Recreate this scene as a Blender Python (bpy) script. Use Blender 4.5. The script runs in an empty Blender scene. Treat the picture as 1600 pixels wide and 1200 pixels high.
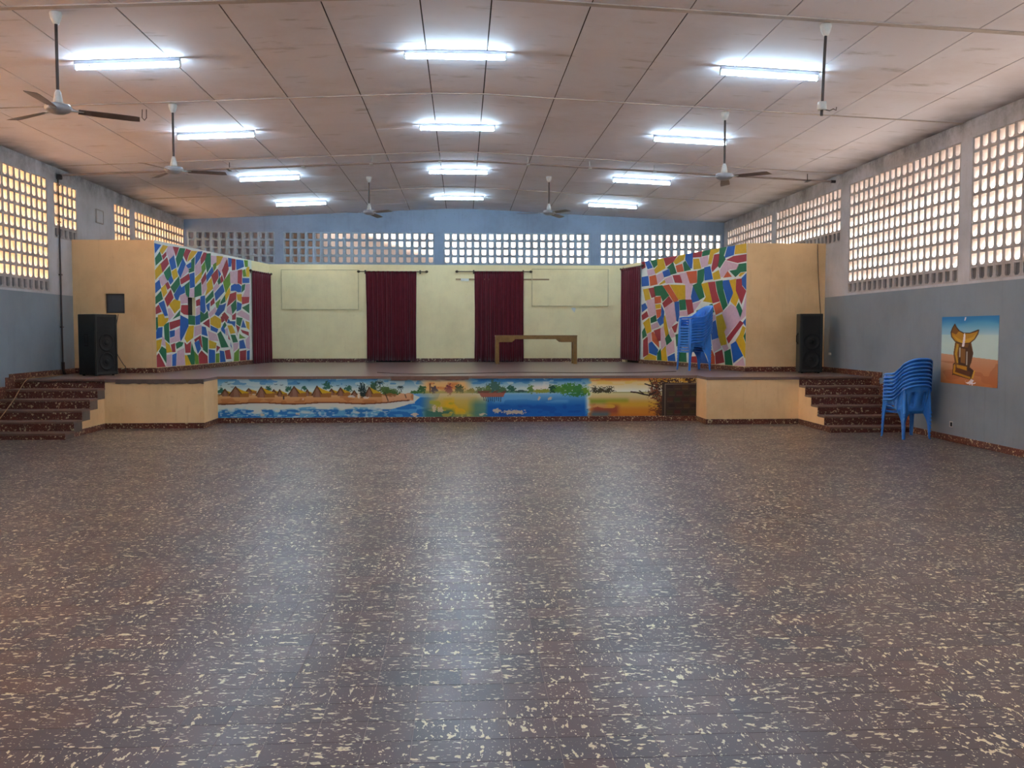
import bpy, bmesh, math, random
import numpy as np
from mathutils import Vector, Matrix

random.seed(7)
RNG = np.random.default_rng(7)
scene = bpy.context.scene
COL = scene.collection
PI = math.pi

# ------------------------------------------------------------------ camera
EYE = 1.675
cam_data = bpy.data.cameras.new('camera')
cam_data.sensor_fit = 'HORIZONTAL'
cam_data.sensor_width = 36.0
cam_data.lens = 1450.0 / 1600.0 * 36.0
cam_data.clip_end = 300
cam = bpy.data.objects.new('camera', cam_data)
COL.objects.link(cam)
cam.location = (0, 0, EYE)
cam.rotation_euler = (math.radians(90 - 3.197), 0, math.radians(-3.074))
scene.camera = cam

# ------------------------------------------------------------------ sky, sun, exposure
SKY = 4.0
SUN = 13.0
TUBE = 21.0
world = bpy.data.worlds.new('hazy_sky')
scene.world = world
world.use_nodes = True
bg = world.node_tree.nodes['Background']
bg.inputs[0].default_value = (1.0, 0.96, 0.93, 1)
bg.inputs[1].default_value = SKY
sun_data = bpy.data.lights.new('sun', 'SUN')
sun_data.energy = SUN
sun_data.angle = math.radians(2.0)
sun_data.color = (1.0, 0.93, 0.84)
sun = bpy.data.objects.new('sun', sun_data)
COL.objects.link(sun)
sun.rotation_euler = Vector((-0.62, 0.18, -0.95)).to_track_quat('-Z', 'Y').to_euler()
scene.view_settings.view_transform = 'Standard'
scene.view_settings.look = 'None'
scene.view_settings.gamma = 1.0
scene.view_settings.use_curve_mapping = False
scene.view_settings.exposure = 2.44
scene.cycles.max_bounces = 10
scene.cycles.diffuse_bounces = 5
scene.cycles.sample_clamp_indirect = 6.0
scene.cycles.use_denoising = True

# ------------------------------------------------------------------ helpers
def lin(v):
    v /= 255.0
    return v / 12.92 if v <= 0.04045 else ((v + 0.055) / 1.055) ** 2.4
def C(r, g, b, k=1.0):
    return (lin(r) * k, lin(g) * k, lin(b) * k, 1.0)

class NT:
    def __init__(self, name):
        self.m = bpy.data.materials.new(name)
        self.m.use_nodes = True
        self.t = self.m.node_tree
        self.p = self.t.nodes['Principled BSDF']
        self._pos = None
    def n(self, typ, **kw):
        nd = self.t.nodes.new(typ)
        for k, v in kw.items():
            setattr(nd, k, v)
        return nd
    def l(self, a, b):
        self.t.links.new(a, b)
    def put(self, sock, v):
        if hasattr(v, 'is_linked') or isinstance(v, bpy.types.NodeSocket):
            self.l(v, sock)
        else:
            sock.default_value = v
    def pos(self):
        if self._pos is None:
            self._pos = self.n('ShaderNodeNewGeometry').outputs['Position']
        return self._pos
    def math(self, op, a, b=0.0, c=0.0):
        nd = self.n('ShaderNodeMath', operation=op)
        self.put(nd.inputs[0], a); self.put(nd.inputs[1], b); self.put(nd.inputs[2], c)
        return nd.outputs[0]
    def mapping(self, vec, scale=(1, 1, 1), loc=(0, 0, 0)):
        nd = self.n('ShaderNodeMapping')
        self.l(vec, nd.inputs[0])
        nd.inputs['Scale'].default_value = scale
        nd.inputs['Location'].default_value = loc
        return nd.outputs[0]
    def noise(self, vec, scale, detail=3.0, rough=0.55):
        nd = self.n('ShaderNodeTexNoise')
        self.l(vec, nd.inputs['Vector'])
        nd.inputs['Scale'].default_value = scale
        nd.inputs['Detail'].default_value = detail
        nd.inputs['Roughness'].default_value = rough
        return nd.outputs['Fac']
    def ramp(self, fac, a, b, va=0.0, vb=1.0):
        nd = self.n('ShaderNodeMapRange')
        self.put(nd.inputs[0], fac)
        nd.inputs[1].default_value = a; nd.inputs[2].default_value = b
        nd.inputs[3].default_value = va; nd.inputs[4].default_value = vb
        return nd.outputs[0]
    def mix(self, fac, a, b, mode='MIX'):
        nd = self.n('ShaderNodeMix', data_type='RGBA', blend_type=mode)
        self.put(nd.inputs[0], fac); self.put(nd.inputs[6], a); self.put(nd.inputs[7], b)
        return nd.outputs[2]
    def bump(self, h, strength, dist=0.01):
        nd = self.n('ShaderNodeBump')
        nd.inputs['Strength'].default_value = strength
        nd.inputs['Distance'].default_value = dist
        self.l(h, nd.inputs['Height'])
        self.l(nd.outputs[0], self.p.inputs['Normal'])
    def done(self, col, rough=0.6, spec=0.5, metal=0.0):
        self.put(self.p.inputs['Base Color'], col)
        self.put(self.p.inputs['Roughness'], rough)
        self.p.inputs['Specular IOR Level'].default_value = spec
        self.p.inputs['Metallic'].default_value = metal
        return self.m

def plain(name, col, rough=0.5, spec=0.5, metal=0.0, var=0.12, scale=9.0, bump=0.0):
    t = NT(name)
    f = t.ramp(t.noise(t.pos(), scale, 4.0), 0.3, 0.7)
    dark = (col[0] * (1 - var), col[1] * (1 - var), col[2] * (1 - var), 1)
    lite = (min(1, col[0] * (1 + var * .6)), min(1, col[1] * (1 + var * .6)), min(1, col[2] * (1 + var * .6)), 1)
    if bump:
        t.bump(t.noise(t.pos(), scale * 6, 3.0), bump)
    return t.done(t.mix(f, dark, lite), rough, spec, metal)

def dirty(name, col, dirt, amount=0.5, scale=1.3, rough=0.7, spot=0.35, streak=True, bump=0.12, mould=False):
    """painted plaster with broad grime, drips and small scuffs"""
    t = NT(name)
    p = t.pos()
    broad = t.ramp(t.noise(p, scale, 6.0, 0.62), 0.42, 0.74)
    fine = t.ramp(t.noise(p, scale * 14, 4.0, 0.6), 0.62, 0.78)
    c = t.mix(t.math('MULTIPLY', broad, amount), col, dirt)
    if streak:
        st = t.ramp(t.noise(t.mapping(p, (5, 5, .5)), scale * 2.2, 4.0), 0.56, 0.8)
        c = t.mix(t.math('MULTIPLY', st, amount * .55), c, dirt)
    c = t.mix(t.math('MULTIPLY', fine, spot), c, dirt)
    if mould:
        xs = t.n('ShaderNodeSeparateXYZ'); t.l(p, xs.inputs[0])
        band = t.math('MULTIPLY', t.ramp(xs.outputs[2], 4.35, 4.85), t.ramp(t.noise(p, 1.7, 6.0, 0.7), 0.38, 0.62))
        c = t.mix(t.math('MULTIPLY', band, 0.8), c, C(72, 70, 64))
    t.bump(t.noise(p, 38, 4.0), bump, 0.008)
    return t.done(c, rough, 0.35)

class MB:
    """collects faces and links them as one mesh object"""
    def __init__(self):
        self.v = []; self.f = []; self.mi = []; self.sm = []
    def face(self, pts, mi=0, smooth=False):
        b = len(self.v)
        self.v += [tuple(p) for p in pts]
        self.f.append(tuple(range(b, b + len(pts)))); self.mi.append(mi); self.sm.append(smooth)
    def mesh_part(self, verts, faces, mi=0, smooth=False):
        b = len(self.v)
        self.v += [tuple(p) for p in verts]
        for f in faces:
            self.f.append(tuple(i + b for i in f)); self.mi.append(mi); self.sm.append(smooth)
    def box(self, x0, x1, y0, y1, z0, z1, mi=0, M=None):
        vs = [Vector(p) for p in ((x0,y0,z0),(x1,y0,z0),(x1,y1,z0),(x0,y1,z0),(x0,y0,z1),(x1,y0,z1),(x1,y1,z1),(x0,y1,z1))]
        if M is not None:
            vs = [M @ p for p in vs]
        self.mesh_part(vs, [(0,3,2,1),(4,5,6,7),(0,1,5,4),(1,2,6,5),(2,3,7,6),(3,0,4,7)], mi)
    def bevel_box(self, x0, x1, y0, y1, z0, z1, b=0.005, mi=0, M=None):
        bm = bmesh.new()
        bmesh.ops.create_cube(bm, size=1.0)
        for v in bm.verts:
            v.co = Vector(((x0 + x1) / 2 + v.co.x * (x1 - x0), (y0 + y1) / 2 + v.co.y * (y1 - y0), (z0 + z1) / 2 + v.co.z * (z1 - z0)))
        bmesh.ops.bevel(bm, geom=list(bm.edges), offset=b, segments=2, affect='EDGES', profile=0.6)
        self.bm(bm, mi, M)
    def bm(self, bm, mi=0, M=None, smooth=False):
        bm.verts.ensure_lookup_table()
        vs = [(M @ v.co) if M is not None else v.co.copy() for v in bm.verts]
        for i, v in enumerate(bm.verts):
            v.index = i
        self.mesh_part(vs, [[v.index for v in f.verts] for f in bm.faces], mi, smooth)
        bm.free()
    def prism(self, pts, z0, z1, mi=0):
        n = len(pts)
        vs = [(x, y, z0) for x, y in pts] + [(x, y, z1) for x, y in pts]
        fs = [tuple(range(n - 1, -1, -1)), tuple(range(n, 2 * n))] + [(i, (i + 1) % n, n + (i + 1) % n, n + i) for i in range(n)]
        self.mesh_part(vs, fs, mi)
    def tube(self, pts, r, n=10, mi=0, cap=True, smooth=True):
        pts = [Vector(p) for p in pts]
        rs = r if isinstance(r, (list, tuple)) else [r] * len(pts)
        rings = []
        up = None
        for i, p in enumerate(pts):
            a = pts[max(0, i - 1)]; b = pts[min(len(pts) - 1, i + 1)]
            d = (b - a).normalized()
            if up is None:
                up = d.orthogonal().normalized()
            up = (up - d * up.dot(d)).normalized()
            s = d.cross(up)
            rings.append([p + (up * math.cos(2 * PI * k / n) + s * math.sin(2 * PI * k / n)) * rs[i] for k in range(n)])
        vs = [q for ring in rings for q in ring]
        fs = []
        for i in range(len(pts) - 1):
            for k in range(n):
                fs.append((i * n + k, i * n + (k + 1) % n, (i + 1) * n + (k + 1) % n, (i + 1) * n + k))
        self.mesh_part(vs, fs, mi, smooth)
        if cap:
            self.mesh_part(rings[0], [tuple(range(n - 1, -1, -1))], mi)
            self.mesh_part(rings[-1], [tuple(range(n))], mi)
    def lathe(self, prof, n=24, c=(0, 0, 0), mi=0, smooth=True):
        vs = [(c[0] + r * math.cos(2 * PI * k / n), c[1] + r * math.sin(2 * PI * k / n), c[2] + z) for r, z in prof for k in range(n)]
        fs = [(i * n + k, i * n + (k + 1) % n, (i + 1) * n + (k + 1) % n, (i + 1) * n + k) for i in range(len(prof) - 1) for k in range(n)]
        self.mesh_part(vs, fs, mi, smooth)
    def grid(self, P, mi=0, smooth=True, skip=None):
        """P[i][j] points"""
        R, K = len(P), len(P[0])
        vs = [q for row in P for q in row]
        fs = [(i * K + j, i * K + j + 1, (i + 1) * K + j + 1, (i + 1) * K + j) for i in range(R - 1) for j in range(K - 1) if not (skip and skip(i, j))]
        self.mesh_part(vs, fs, mi, smooth)
    def mesh(self, name, mats):
        me = bpy.data.meshes.new(name)
        me.from_pydata(self.v, [], self.f)
        for m in (mats if isinstance(mats, (list, tuple)) else [mats]):
            me.materials.append(m)
        me.polygons.foreach_set('material_index', self.mi)
        me.polygons.foreach_set('use_smooth', self.sm)
        me.update()
        return me
    def build(self, name, mats, parent=None, weld=False, fix=True):
        me = self.mesh(name, mats)
        if fix or weld:
            bm = bmesh.new(); bm.from_mesh(me)
            if weld:
                bmesh.ops.remove_doubles(bm, verts=bm.verts, dist=1e-5)
            if fix:
                bmesh.ops.recalc_face_normals(bm, faces=bm.faces)
            bm.to_mesh(me); bm.free()
        return link(name, me, parent)

def link(name, me, parent=None, loc=None):
    o = bpy.data.objects.new(name, me)
    COL.objects.link(o)
    if parent is not None:
        o.parent = parent
    if loc is not None:
        o.location = loc
    return o
def tag(o, label, cat, group=None, kind=None):
    o['label'] = label; o['category'] = cat
    if group: o['group'] = group
    if kind: o['kind'] = kind
    return o
def thing(name, label, cat, loc=(0, 0, 0), rz=0.0, group=None):
    o = link(name, None)
    o.location = loc; o.rotation_euler = (0, 0, rz)
    return tag(o, label, cat, group)
def struct(o, label=None):
    o['kind'] = 'structure'
    if label: o['label'] = label
    return o
def dup(root, loc, rz=0.0):
    """copy of a thing, its parts and their sub-parts"""
    r = root.copy(); COL.objects.link(r)
    r.location = loc; r.rotation_euler = (0, 0, rz)
    for ch in list(root.children):
        c = ch.copy(); COL.objects.link(c); c.parent = r
        for g in list(ch.children):
            d = g.copy(); COL.objects.link(d); d.parent = c
    return r

# ------------------------------------------------------------------ materials
M = {}
M['white_wall'] = dirty('white_wall_paint', C(200, 202, 206), C(112, 108, 100), 0.42, 0.9, 0.75, mould=True)
M['grey_wall'] = dirty('grey_wall_paint', C(134, 148, 158), C(104, 114, 120), 0.5, 0.8, 0.55, 0.15)
M['blue_wall'] = dirty('pale_blue_wall_paint', C(152, 171, 194), C(106, 116, 128), 0.5, 0.9, 0.7)
M['beige'] = dirty('warm_cream_wall_paint', C(244, 208, 156), C(192, 146, 94), 0.4, 1.1, 0.65, 0.3)
M['yellow'] = dirty('pale_yellow_wall_paint', C(250, 234, 182), C(196, 170, 112), 0.26, 1.6, 0.65, 0.4)
M['board'] = dirty('pale_yellow_board_paint', C(249, 232, 179), C(192, 170, 112), 0.26, 2.4, 0.6, 0.5)
M['block_white'] = dirty('white_block_paint', C(186, 182, 180), C(120, 105, 90), 0.5, 3.0, 0.8, 0.4)
M['block_blue'] = dirty('pale_blue_block_paint', C(168, 188, 204), C(120, 112, 104), 0.45, 3.0, 0.8, 0.4)
M['block_grey'] = dirty('closed_block_grey', C(112, 112, 114), C(80, 76, 72), 0.5, 3.0, 0.85, 0.3)
M['cement'] = dirty('worn_cement', C(112, 98, 90), C(70, 60, 54), 0.6, 3.0, 0.6, 0.4)
M['shade_fill'] = plain('backstage_shade_paint', C(40, 36, 32), 0.9)  # near-black colour stands in for shade behind openings
M['steel_white'] = plain('white_enamel', C(205, 208, 205), 0.35, 0.5, 0.0, 0.12, 20)
M['shadow_bead'] = plain('bead_shadow_paint', C(204, 188, 138), 0.6)  # darker than the boards, drawing their shadow line in colour
M['lamp_body'] = plain('lamp_housing_paint', C(150, 150, 158), 0.5)
M['motor'] = plain('grey_motor_enamel', C(160, 162, 168), 0.35, 0.5, 0.0, .15, 20)
M['rod_brown'] = plain('dark_brown_paint', C(58, 42, 38), 0.45)
M['blade'] = plain('dusty_grey_brown_blade', C(116, 102, 98), 0.4, 0.5, 0.0, 0.25, 6)
M['pipe'] = plain('painted_conduit', C(158, 142, 134), 0.5)
M['pipe_dark'] = plain('dark_conduit', C(70, 62, 60), 0.5)
M['black_cab'] = plain('black_speaker_paint', C(30, 32, 30), 0.45, 0.5, 0.0, 0.2, 12)
M['black_grille'] = plain('black_speaker_grille', C(20, 20, 19), 0.6, 0.4, 0.0, 0.3, 60, 0.3)
M['chrome'] = plain('dull_metal', C(120, 112, 100), 0.35, 0.5, 0.9)
M['brass'] = plain('brown_metal_rod', C(88, 78, 60), 0.4, 0.5, 0.7)
M['wood'] = plain('varnished_brown_wood', C(146, 108, 52), 0.35, 0.5, 0.0, 0.25, 8)
M['strip'] = plain('bare_wood_strip', C(160, 126, 84), 0.6)
M['cable'] = plain('cable_brown', C(84, 70, 60), 0.6)
M['plastic_white'] = plain('white_plastic', C(200, 200, 196), 0.4)
M['paper'] = plain('torn_paper', C(226, 226, 214), 0.8)
M['batten'] = dirty('ceiling_batten_paint', C(200, 190, 182), C(120, 104, 92), 0.5, 2.0, 0.7, 0.2)
M['backing'] = plain('ceiling_void', C(60, 46, 40), 0.9)
M['earth'] = plain('laterite_earth', C(222, 186, 150), 0.9, 0.2, 0.0, 0.2, 0.7)
M['outside_orange'] = plain('ochre_outside_wall', C(244, 190, 130), 0.9, 0.2, 0.0, 0.1, 0.5)
M['outside_light_blocker'] = plain('grey_light_blocker', C(186, 188, 204), 0.9)
M['outside_pale'] = plain('pale_outside_wall', C(232, 216, 206), 0.9, 0.2, 0.0, 0.1, 0.5)
M['roof'] = plain('roof_sheet', C(120, 112, 104), 0.8)
M['frame'] = plain('dark_window_frame', C(60, 46, 38), 0.6)

t = NT('ceiling_panel_paint')
p = t.pos()
a = t.ramp(t.noise(p, 0.55, 6.0, 0.65), 0.46, 0.75)
b = t.ramp(t.noise(t.mapping(p, (1, 3.2, 1)), 1.6, 5.0, 0.6), 0.6, 0.82)
rnd = t.n('ShaderNodeObjectInfo').outputs['Random']
c = t.mix(t.math('MULTIPLY', rnd, 0.35), C(232, 230, 236), C(223, 220, 225))
c = t.mix(t.math('MULTIPLY', a, 0.4), c, C(196, 176, 166))
c = t.mix(t.math('MULTIPLY', b, 0.75), c, C(138, 126, 108))
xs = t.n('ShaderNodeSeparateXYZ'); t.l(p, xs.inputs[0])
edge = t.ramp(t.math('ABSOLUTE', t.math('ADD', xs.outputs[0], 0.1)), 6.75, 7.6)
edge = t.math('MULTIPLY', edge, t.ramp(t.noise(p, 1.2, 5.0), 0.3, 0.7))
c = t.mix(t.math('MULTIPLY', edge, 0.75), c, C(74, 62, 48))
t.bump(t.noise(p, 12, 5.0), 0.12, 0.01)
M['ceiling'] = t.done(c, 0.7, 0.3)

def terrazzo(name, cols, fleck, tile, size, amount, rough):
    """terrazzo: cream chips in a coloured ground, each tile with its own tint and chip layout"""
    t = NT(name)
    p = t.pos()
    if tile:
        v = t.mapping(p, (1 / .2, 1 / .2, 1), (0.05, -3.54 / .2, 0))
        fl = t.n('ShaderNodeVectorMath', operation='FLOOR'); t.l(v, fl.inputs[0])
        sep = t.n('ShaderNodeSeparateXYZ'); t.l(fl.outputs[0], sep.inputs[0])
        cmb = t.n('ShaderNodeCombineXYZ'); t.l(sep.outputs[0], cmb.inputs[0]); t.l(sep.outputs[1], cmb.inputs[1])
        wn = t.n('ShaderNodeTexWhiteNoise', noise_dimensions='2D'); t.l(cmb.outputs[0], wn.inputs['Vector'])
        ws = t.n('ShaderNodeSeparateXYZ'); t.l(wn.outputs['Color'], ws.inputs[0])
        off = t.n('ShaderNodeVectorMath', operation='MULTIPLY_ADD')
        t.l(wn.outputs['Color'], off.inputs[0]); off.inputs[1].default_value = (37, 37, 37); t.l(p, off.inputs[2])
        a1 = t.mapping(off.outputs[0], (1, 1.9, 1)); a2 = t.mapping(off.outputs[0], (1.9, 1, 1))
        sel = t.math('GREATER_THAN', ws.outputs[2], 0.68)
        mv = t.n('ShaderNodeMix', data_type='VECTOR'); t.l(sel, mv.inputs[0]); t.l(a1, mv.inputs[4]); t.l(a2, mv.inputs[5])
        vec = mv.outputs[1]
        base = t.mix(t.ramp(ws.outputs[0], 0.0, 1.0), cols[0], cols[1])
        base = t.mix(t.ramp(ws.outputs[1], 0.3, 1.0, 0.0, 0.7), base, cols[2])
        rv = ws.outputs[1]
    else:
        vec = p; rv = None
        base = t.mix(t.ramp(t.noise(p, 4.0, 3.0), .35, .65), cols[0], cols[1])
    big = t.ramp(t.noise(vec, size, 2.0, 0.55), amount, amount + .018)
    small = t.ramp(t.noise(vec, size * 2.6, 2.0, 0.6), amount + .045, amount + .07)
    f = t.math('MAXIMUM', big, small)
    col = t.mix(f, base, fleck)
    wear = t.ramp(t.noise(p, 0.9, 6.0, 0.65), 0.4, 0.75)
    col = t.mix(t.math('MULTIPLY', wear, 0.38), col, (cols[0][0] * .55, cols[0][1] * .58, cols[0][2] * .6, 1))
    rg = t.ramp(t.noise(p, 2.2, 5.0, 0.6), 0.2, 0.8, rough, rough + .07)
    if rv is not None:
        rg = t.math('ADD', rg, t.math('MULTIPLY', rv, 0.07))
    t.bump(t.noise(p, 26, 4.0), 0.05, 0.004)
    return t.done(col, rg, 0.62)
M['floor'] = terrazzo('floor_terrazzo', (C(88, 69, 68), C(98, 70, 64), C(74, 69, 74)), C(250, 240, 200), True, 20, 0.612, 0.28)
M['terrazzo'] = terrazzo('dark_red_terrazzo', (C(84, 36, 26), C(104, 46, 32), C(70, 38, 30)), C(216, 196, 156), False, 28, 0.605, 0.35)
M['grout'] = plain('floor_grout', C(172, 154, 140), 0.8)
M['tread'] = dirty('brown_step_tread', C(128, 98, 84), C(72, 54, 46), 0.5, 4.0, 0.5, 0.3)
t = NT('stage_floor_terrazzo')
p = t.pos()
c = t.mix(t.ramp(t.noise(p, 1.4, 5.0), .35, .7), C(132, 108, 98), C(124, 101, 92))
c = t.mix(t.math('MULTIPLY', t.ramp(t.noise(p, 42, 2.0), .66, .70), .4), c, C(180, 160, 130))
M['deck'] = t.done(c, 0.3, 0.5)

t = NT('blue_moulded_plastic')
M['chair'] = t.done(t.mix(t.ramp(t.noise(t.pos(), 3.0), .3, .7), C(52, 132, 230), C(64, 146, 238)), 0.28, 0.5)
t = NT('maroon_velvet')
w = t.n('ShaderNodeTexWave'); w.inputs['Scale'].default_value = 14; w.inputs['Distortion'].default_value = 3; t.l(t.pos(), w.inputs[0])
c = t.mix(t.ramp(t.noise(t.mapping(t.pos(), (6, 6, 1.2)), 4.0, 4.0), .3, .7), C(76, 14, 24), C(102, 22, 34))
M['curtain'] = t.done(t.mix(t.math('MULTIPLY', w.outputs['Fac'], .25), c, C(118, 30, 44)), 0.85, 0.2)
M['curtain'].node_tree.nodes['Principled BSDF'].inputs['Sheen Weight'].default_value = 0.3
t = NT('fluorescent_glow')
t.p.inputs['Emission Color'].default_value = (0.56, 0.80, 1.0, 1)
t.p.inputs['Emission Strength'].default_value = TUBE
M['tube'] = t.done((0.9, 0.92, 0.95, 1), 0.4)
t = NT('dark_window_glass')
t.p.inputs['Transmission Weight'].default_value = 0.55
M['glass'] = t.done(C(120, 128, 138), 0.06, 0.6)
t = NT('mural_paint_layers')
at = t.n('ShaderNodeVertexColor', layer_name='paint')
M['picture'] = t.done(at.outputs['Color'], 0.55, 0.35)

# ------------------------------------------------------------------ measures of the hall
XL, XR = -7.7, 7.5
YF, YB = -2.8, 26.4          # wall behind the viewer, far wall
ZS = 0.86                    # stage floor
def zc(x):                   # underside of the ceiling
    return 5.14 - 0.047 * max(0.0, abs(x + 0.055) - 0.375)

# ------------------------------------------------------------------ outside the hall
mb = MB(); mb.box(-60, 60, -50, 80, -0.35, -0.15)
struct(mb.build('ground_outside', M['earth']))
mb = MB(); mb.box(-13.6, -13.2, -20, 40, -0.2, 7.5)
struct(mb.build('tint_wall_outside_left', M['outside_orange']))  # added wall, colours the light that enters the left screens
mb = MB(); mb.box(12.6, 13.0, -20, 40, -0.2, 7.0)
struct(mb.build('wall_outside_right', M['outside_pale']))
mb = MB(); mb.box(-14, 14, 30.0, 30.4, -0.2, 8.0)
struct(mb.build('wall_outside_back', M['outside_pale']))
mb = MB(); mb.box(-12.9, -5.4, 28.6, 28.8, -0.2, 5.0)
mb.box(-8.1, -7.9, 26.62, 28.6, -0.2, 5.0)
struct(mb.build('light_blocker_wall_outside', M['outside_light_blocker']))  # added wall with side piece, dims and greys the left back screens
mb = MB(); mb.box(-13.2, -4.6, 26.75, 30.0, 5.0, 5.12)
struct(mb.build('light_blocker_roof_left_outside', M['roof']))  # added roof, keeps light from the gap behind the left back screens
mb = MB(); mb.prism([(-4.6, 26.75), (12.6, 26.75), (12.6, 29.62), (1.5, 29.66), (-1.5, 29.8), (-4.6, 29.98)], 5.45, 5.55)
struct(mb.build('light_blocker_roof_back_outside', M['roof']))  # added roof, its outline shaped to limit light at the back screens
mb = MB(); mb.box(-8.7, 8.5, -4.0, 27.4, 5.3, 5.42)
struct(mb.build('roof', M['roof']))

# ------------------------------------------------------------------ floor: 20 cm terrazzo tiles
TS = 0.2; X0 = -0.01; Y0 = 3.54
mb = MB()
mb.box(XL, XR, YF, 17.4, -0.12, -0.0014)
floor = struct(mb.build('floor', M['grout']))
def tile_faces(mb, cx, cy, w, d):
    g = 0.0009; b = 0.0006
    x0, x1, y0, y1 = cx - w / 2 + g, cx + w / 2 - g, cy - d / 2 + g, cy + d / 2 - g
    top = [(x0 + b, y0 + b, 0), (x1 - b, y0 + b, 0), (x1 - b, y1 - b, 0), (x0 + b, y1 - b, 0)]
    bot = [(x0, y0, -0.002), (x1, y0, -0.002), (x1, y1, -0.002), (x0, y1, -0.002)]
    mb.mesh_part(top + bot, [(0, 1, 2, 3), (4, 5, 1, 0), (5, 6, 2, 1), (6, 7, 3, 2), (7, 4, 0, 3)])
tm = MB(); tile_faces(tm, 0, 0, TS, TS)
tile_mesh = tm.mesh('floor_tile', M['floor'])
near = []
for j in range(0, 20):
    cy = Y0 + (j - .5) * TS
    lo, hi = -0.49 * cy - .12, 0.61 * cy + .12
    for i in range(-40, 40):
        cx = X0 + (i + .5) * TS
        if lo < cx < hi:
            near.append((i, j))
near = set(near[:300])
rest = MB()
for j in range(-31, 70):
    cy = Y0 + (j - .5) * TS
    if cy > 17.3 or cy < YF: continue
    for i in range(-40, 40):
        cx = X0 + (i + .5) * TS
        if cx - TS / 2 < XL - .1 or cx + TS / 2 > XR + .1: continue
        if (i, j) in near:
            o = link('floor_tile', tile_mesh, floor, (cx, cy, 0))
        else:
            tile_faces(rest, cx, cy, TS, TS)
o = rest.build('far_floor_tiles', M['floor'], floor, fix=False); o['kind'] = 'stuff'

# ------------------------------------------------------------------ ceiling: flat sheets with open seams and painted battens
SX = [XL, -6.65, -5.6, -4.56, -3.53, -2.49, -1.45, -.43, .32, 1.36, 2.39, 3.42, 4.46, 5.50, 6.5, XR]
BATS = [1.4, 5.6, 9.82, 13.72, 18.12, 22.5, YB]
mb = MB()
for a, b in zip(SX[:-1], SX[1:]):
    za, zb = zc(a), zc(b)
    mb.mesh_part([(a, YF, za + .016), (b, YF, zb + .016), (b, YB, zb + .016), (a, YB, za + .016), (a, YF, za + .09), (b, YF, zb + .09), (b, YB, zb + .09), (a, YB, za + .09)],
                 [(0, 3, 2, 1), (4, 5, 6, 7), (0, 1, 5, 4), (1, 2, 6, 5), (2, 3, 7, 6), (3, 0, 4, 7)])
ceiling = struct(mb.build('ceiling', M['backing']))
def panel(mb, a, b, y0, y1, drop=0.0):
    g = 0.008
    a2, b2 = a + g * (a > XL), b - g * (b < XR)
    za, zb = zc(a2) - drop, zc(b2) - drop
    y0, y1 = y0 + .002, y1 - .002
    mb.mesh_part([(a2, y0, za), (b2, y0, zb), (b2, y1, zb), (a2, y1, za), (a2, y0, za + .012), (b2, y0, zb + .012), (b2, y1, zb + .012), (a2, y1, za + .012)],
                 [(0, 3, 2, 1), (4, 5, 6, 7), (0, 1, 5, 4), (1, 2, 6, 5), (2, 3, 7, 6), (3, 0, 4, 7)])
for y0, y1 in zip(BATS[1:-1], BATS[2:]):
    ym = (y0 + y1) / 2 + .05
    for k, (a, b) in enumerate(zip(SX[:-1], SX[1:])):
        s = random.choice([0, 0, .45, -.5]) if 0 < k < 14 else 0
        for u, v in ((y0, ym + s), (ym + s, y1)):
            m2 = MB(); panel(m2, a, b, u, v, random.uniform(0, .003))
            m2.build('ceiling_panel', M['ceiling'], ceiling, fix=False)
m2 = MB()
for y0, y1 in ((YF, 1.4), (1.4, 5.6)):
    for a, b in zip(SX[:-1], SX[1:]):
        panel(m2, a, b, y0, y1)
o = m2.build('ceiling_panels_behind_viewer', M['ceiling'], ceiling, fix=False); o['kind'] = 'stuff'
for y in BATS[:-1]:
    m2 = MB()
    w = .09 if y < 10 else .035
    for a, b in ((XL, -.43), (-.43, .32), (.32, XR)):
        za, zb = zc(a), zc(b)
        m2.mesh_part([(a, y - w / 2, za - .012), (b, y - w / 2, zb - .012), (b, y + w / 2, zb - .012), (a, y + w / 2, za - .012), (a, y - w / 2, za), (b, y - w / 2, zb), (b, y + w / 2, zb), (a, y + w / 2, za)],
                     [(0, 3, 2, 1), (4, 5, 6, 7), (0, 1, 5, 4), (1, 2, 6, 5), (2, 3, 7, 6), (3, 0, 4, 7)])
    m2.build('batten', M['batten'], ceiling, fix=False)

# ------------------------------------------------------------------ walls
def grid_wall(name, O, d, n, S, Z, opens, th, mats, pick, tops=None):
    """wall in a vertical plane: O start, d unit direction, n outward unit normal; cells of S x Z, some left open"""
    mb = MB()
    def P(s, z, o):
        return (O[0] + d[0] * s + n[0] * o, O[1] + d[1] * s + n[1] * o, z)
    K, R = len(S) - 1, len(Z) - 1
    def ztop(i, j):
        return tops[i] if tops and j == R else Z[j]
    def solid(i, j):
        return 0 <= i < K and 0 <= j < R and (i, j) not in opens
    for i in range(K):
        for j in range(R):
            if not solid(i, j): continue
            q = [(S[i], Z[j]), (S[i + 1], Z[j]), (S[i + 1], ztop(i + 1, j + 1)), (S[i], ztop(i, j + 1))]
            mi = pick((Z[j] + Z[j + 1]) / 2)
            mb.face([P(s, z, 0) for s, z in q], mi)
            mb.face([P(s, z, th) for s, z in reversed(q)], mi)
            for a, b, (di, dj) in ((0, 1, (0, -1)), (1, 2, (1, 0)), (2, 3, (0, 1)), (3, 0, (-1, 0))):
                if not solid(i + di, j + dj):
                    mb.face([P(*q[b], 0), P(*q[a], 0), P(*q[a], th), P(*q[b], th)], mi)
    return struct(mb.build(name, mats, weld=True))

WT = 0.2
two = [M['grey_wall'], M['white_wall']]
half = lambda z: 0 if z < 2.39 else 1
ZL = [-0.15, 2.39, 2.43, 3.47, 4.53]
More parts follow.
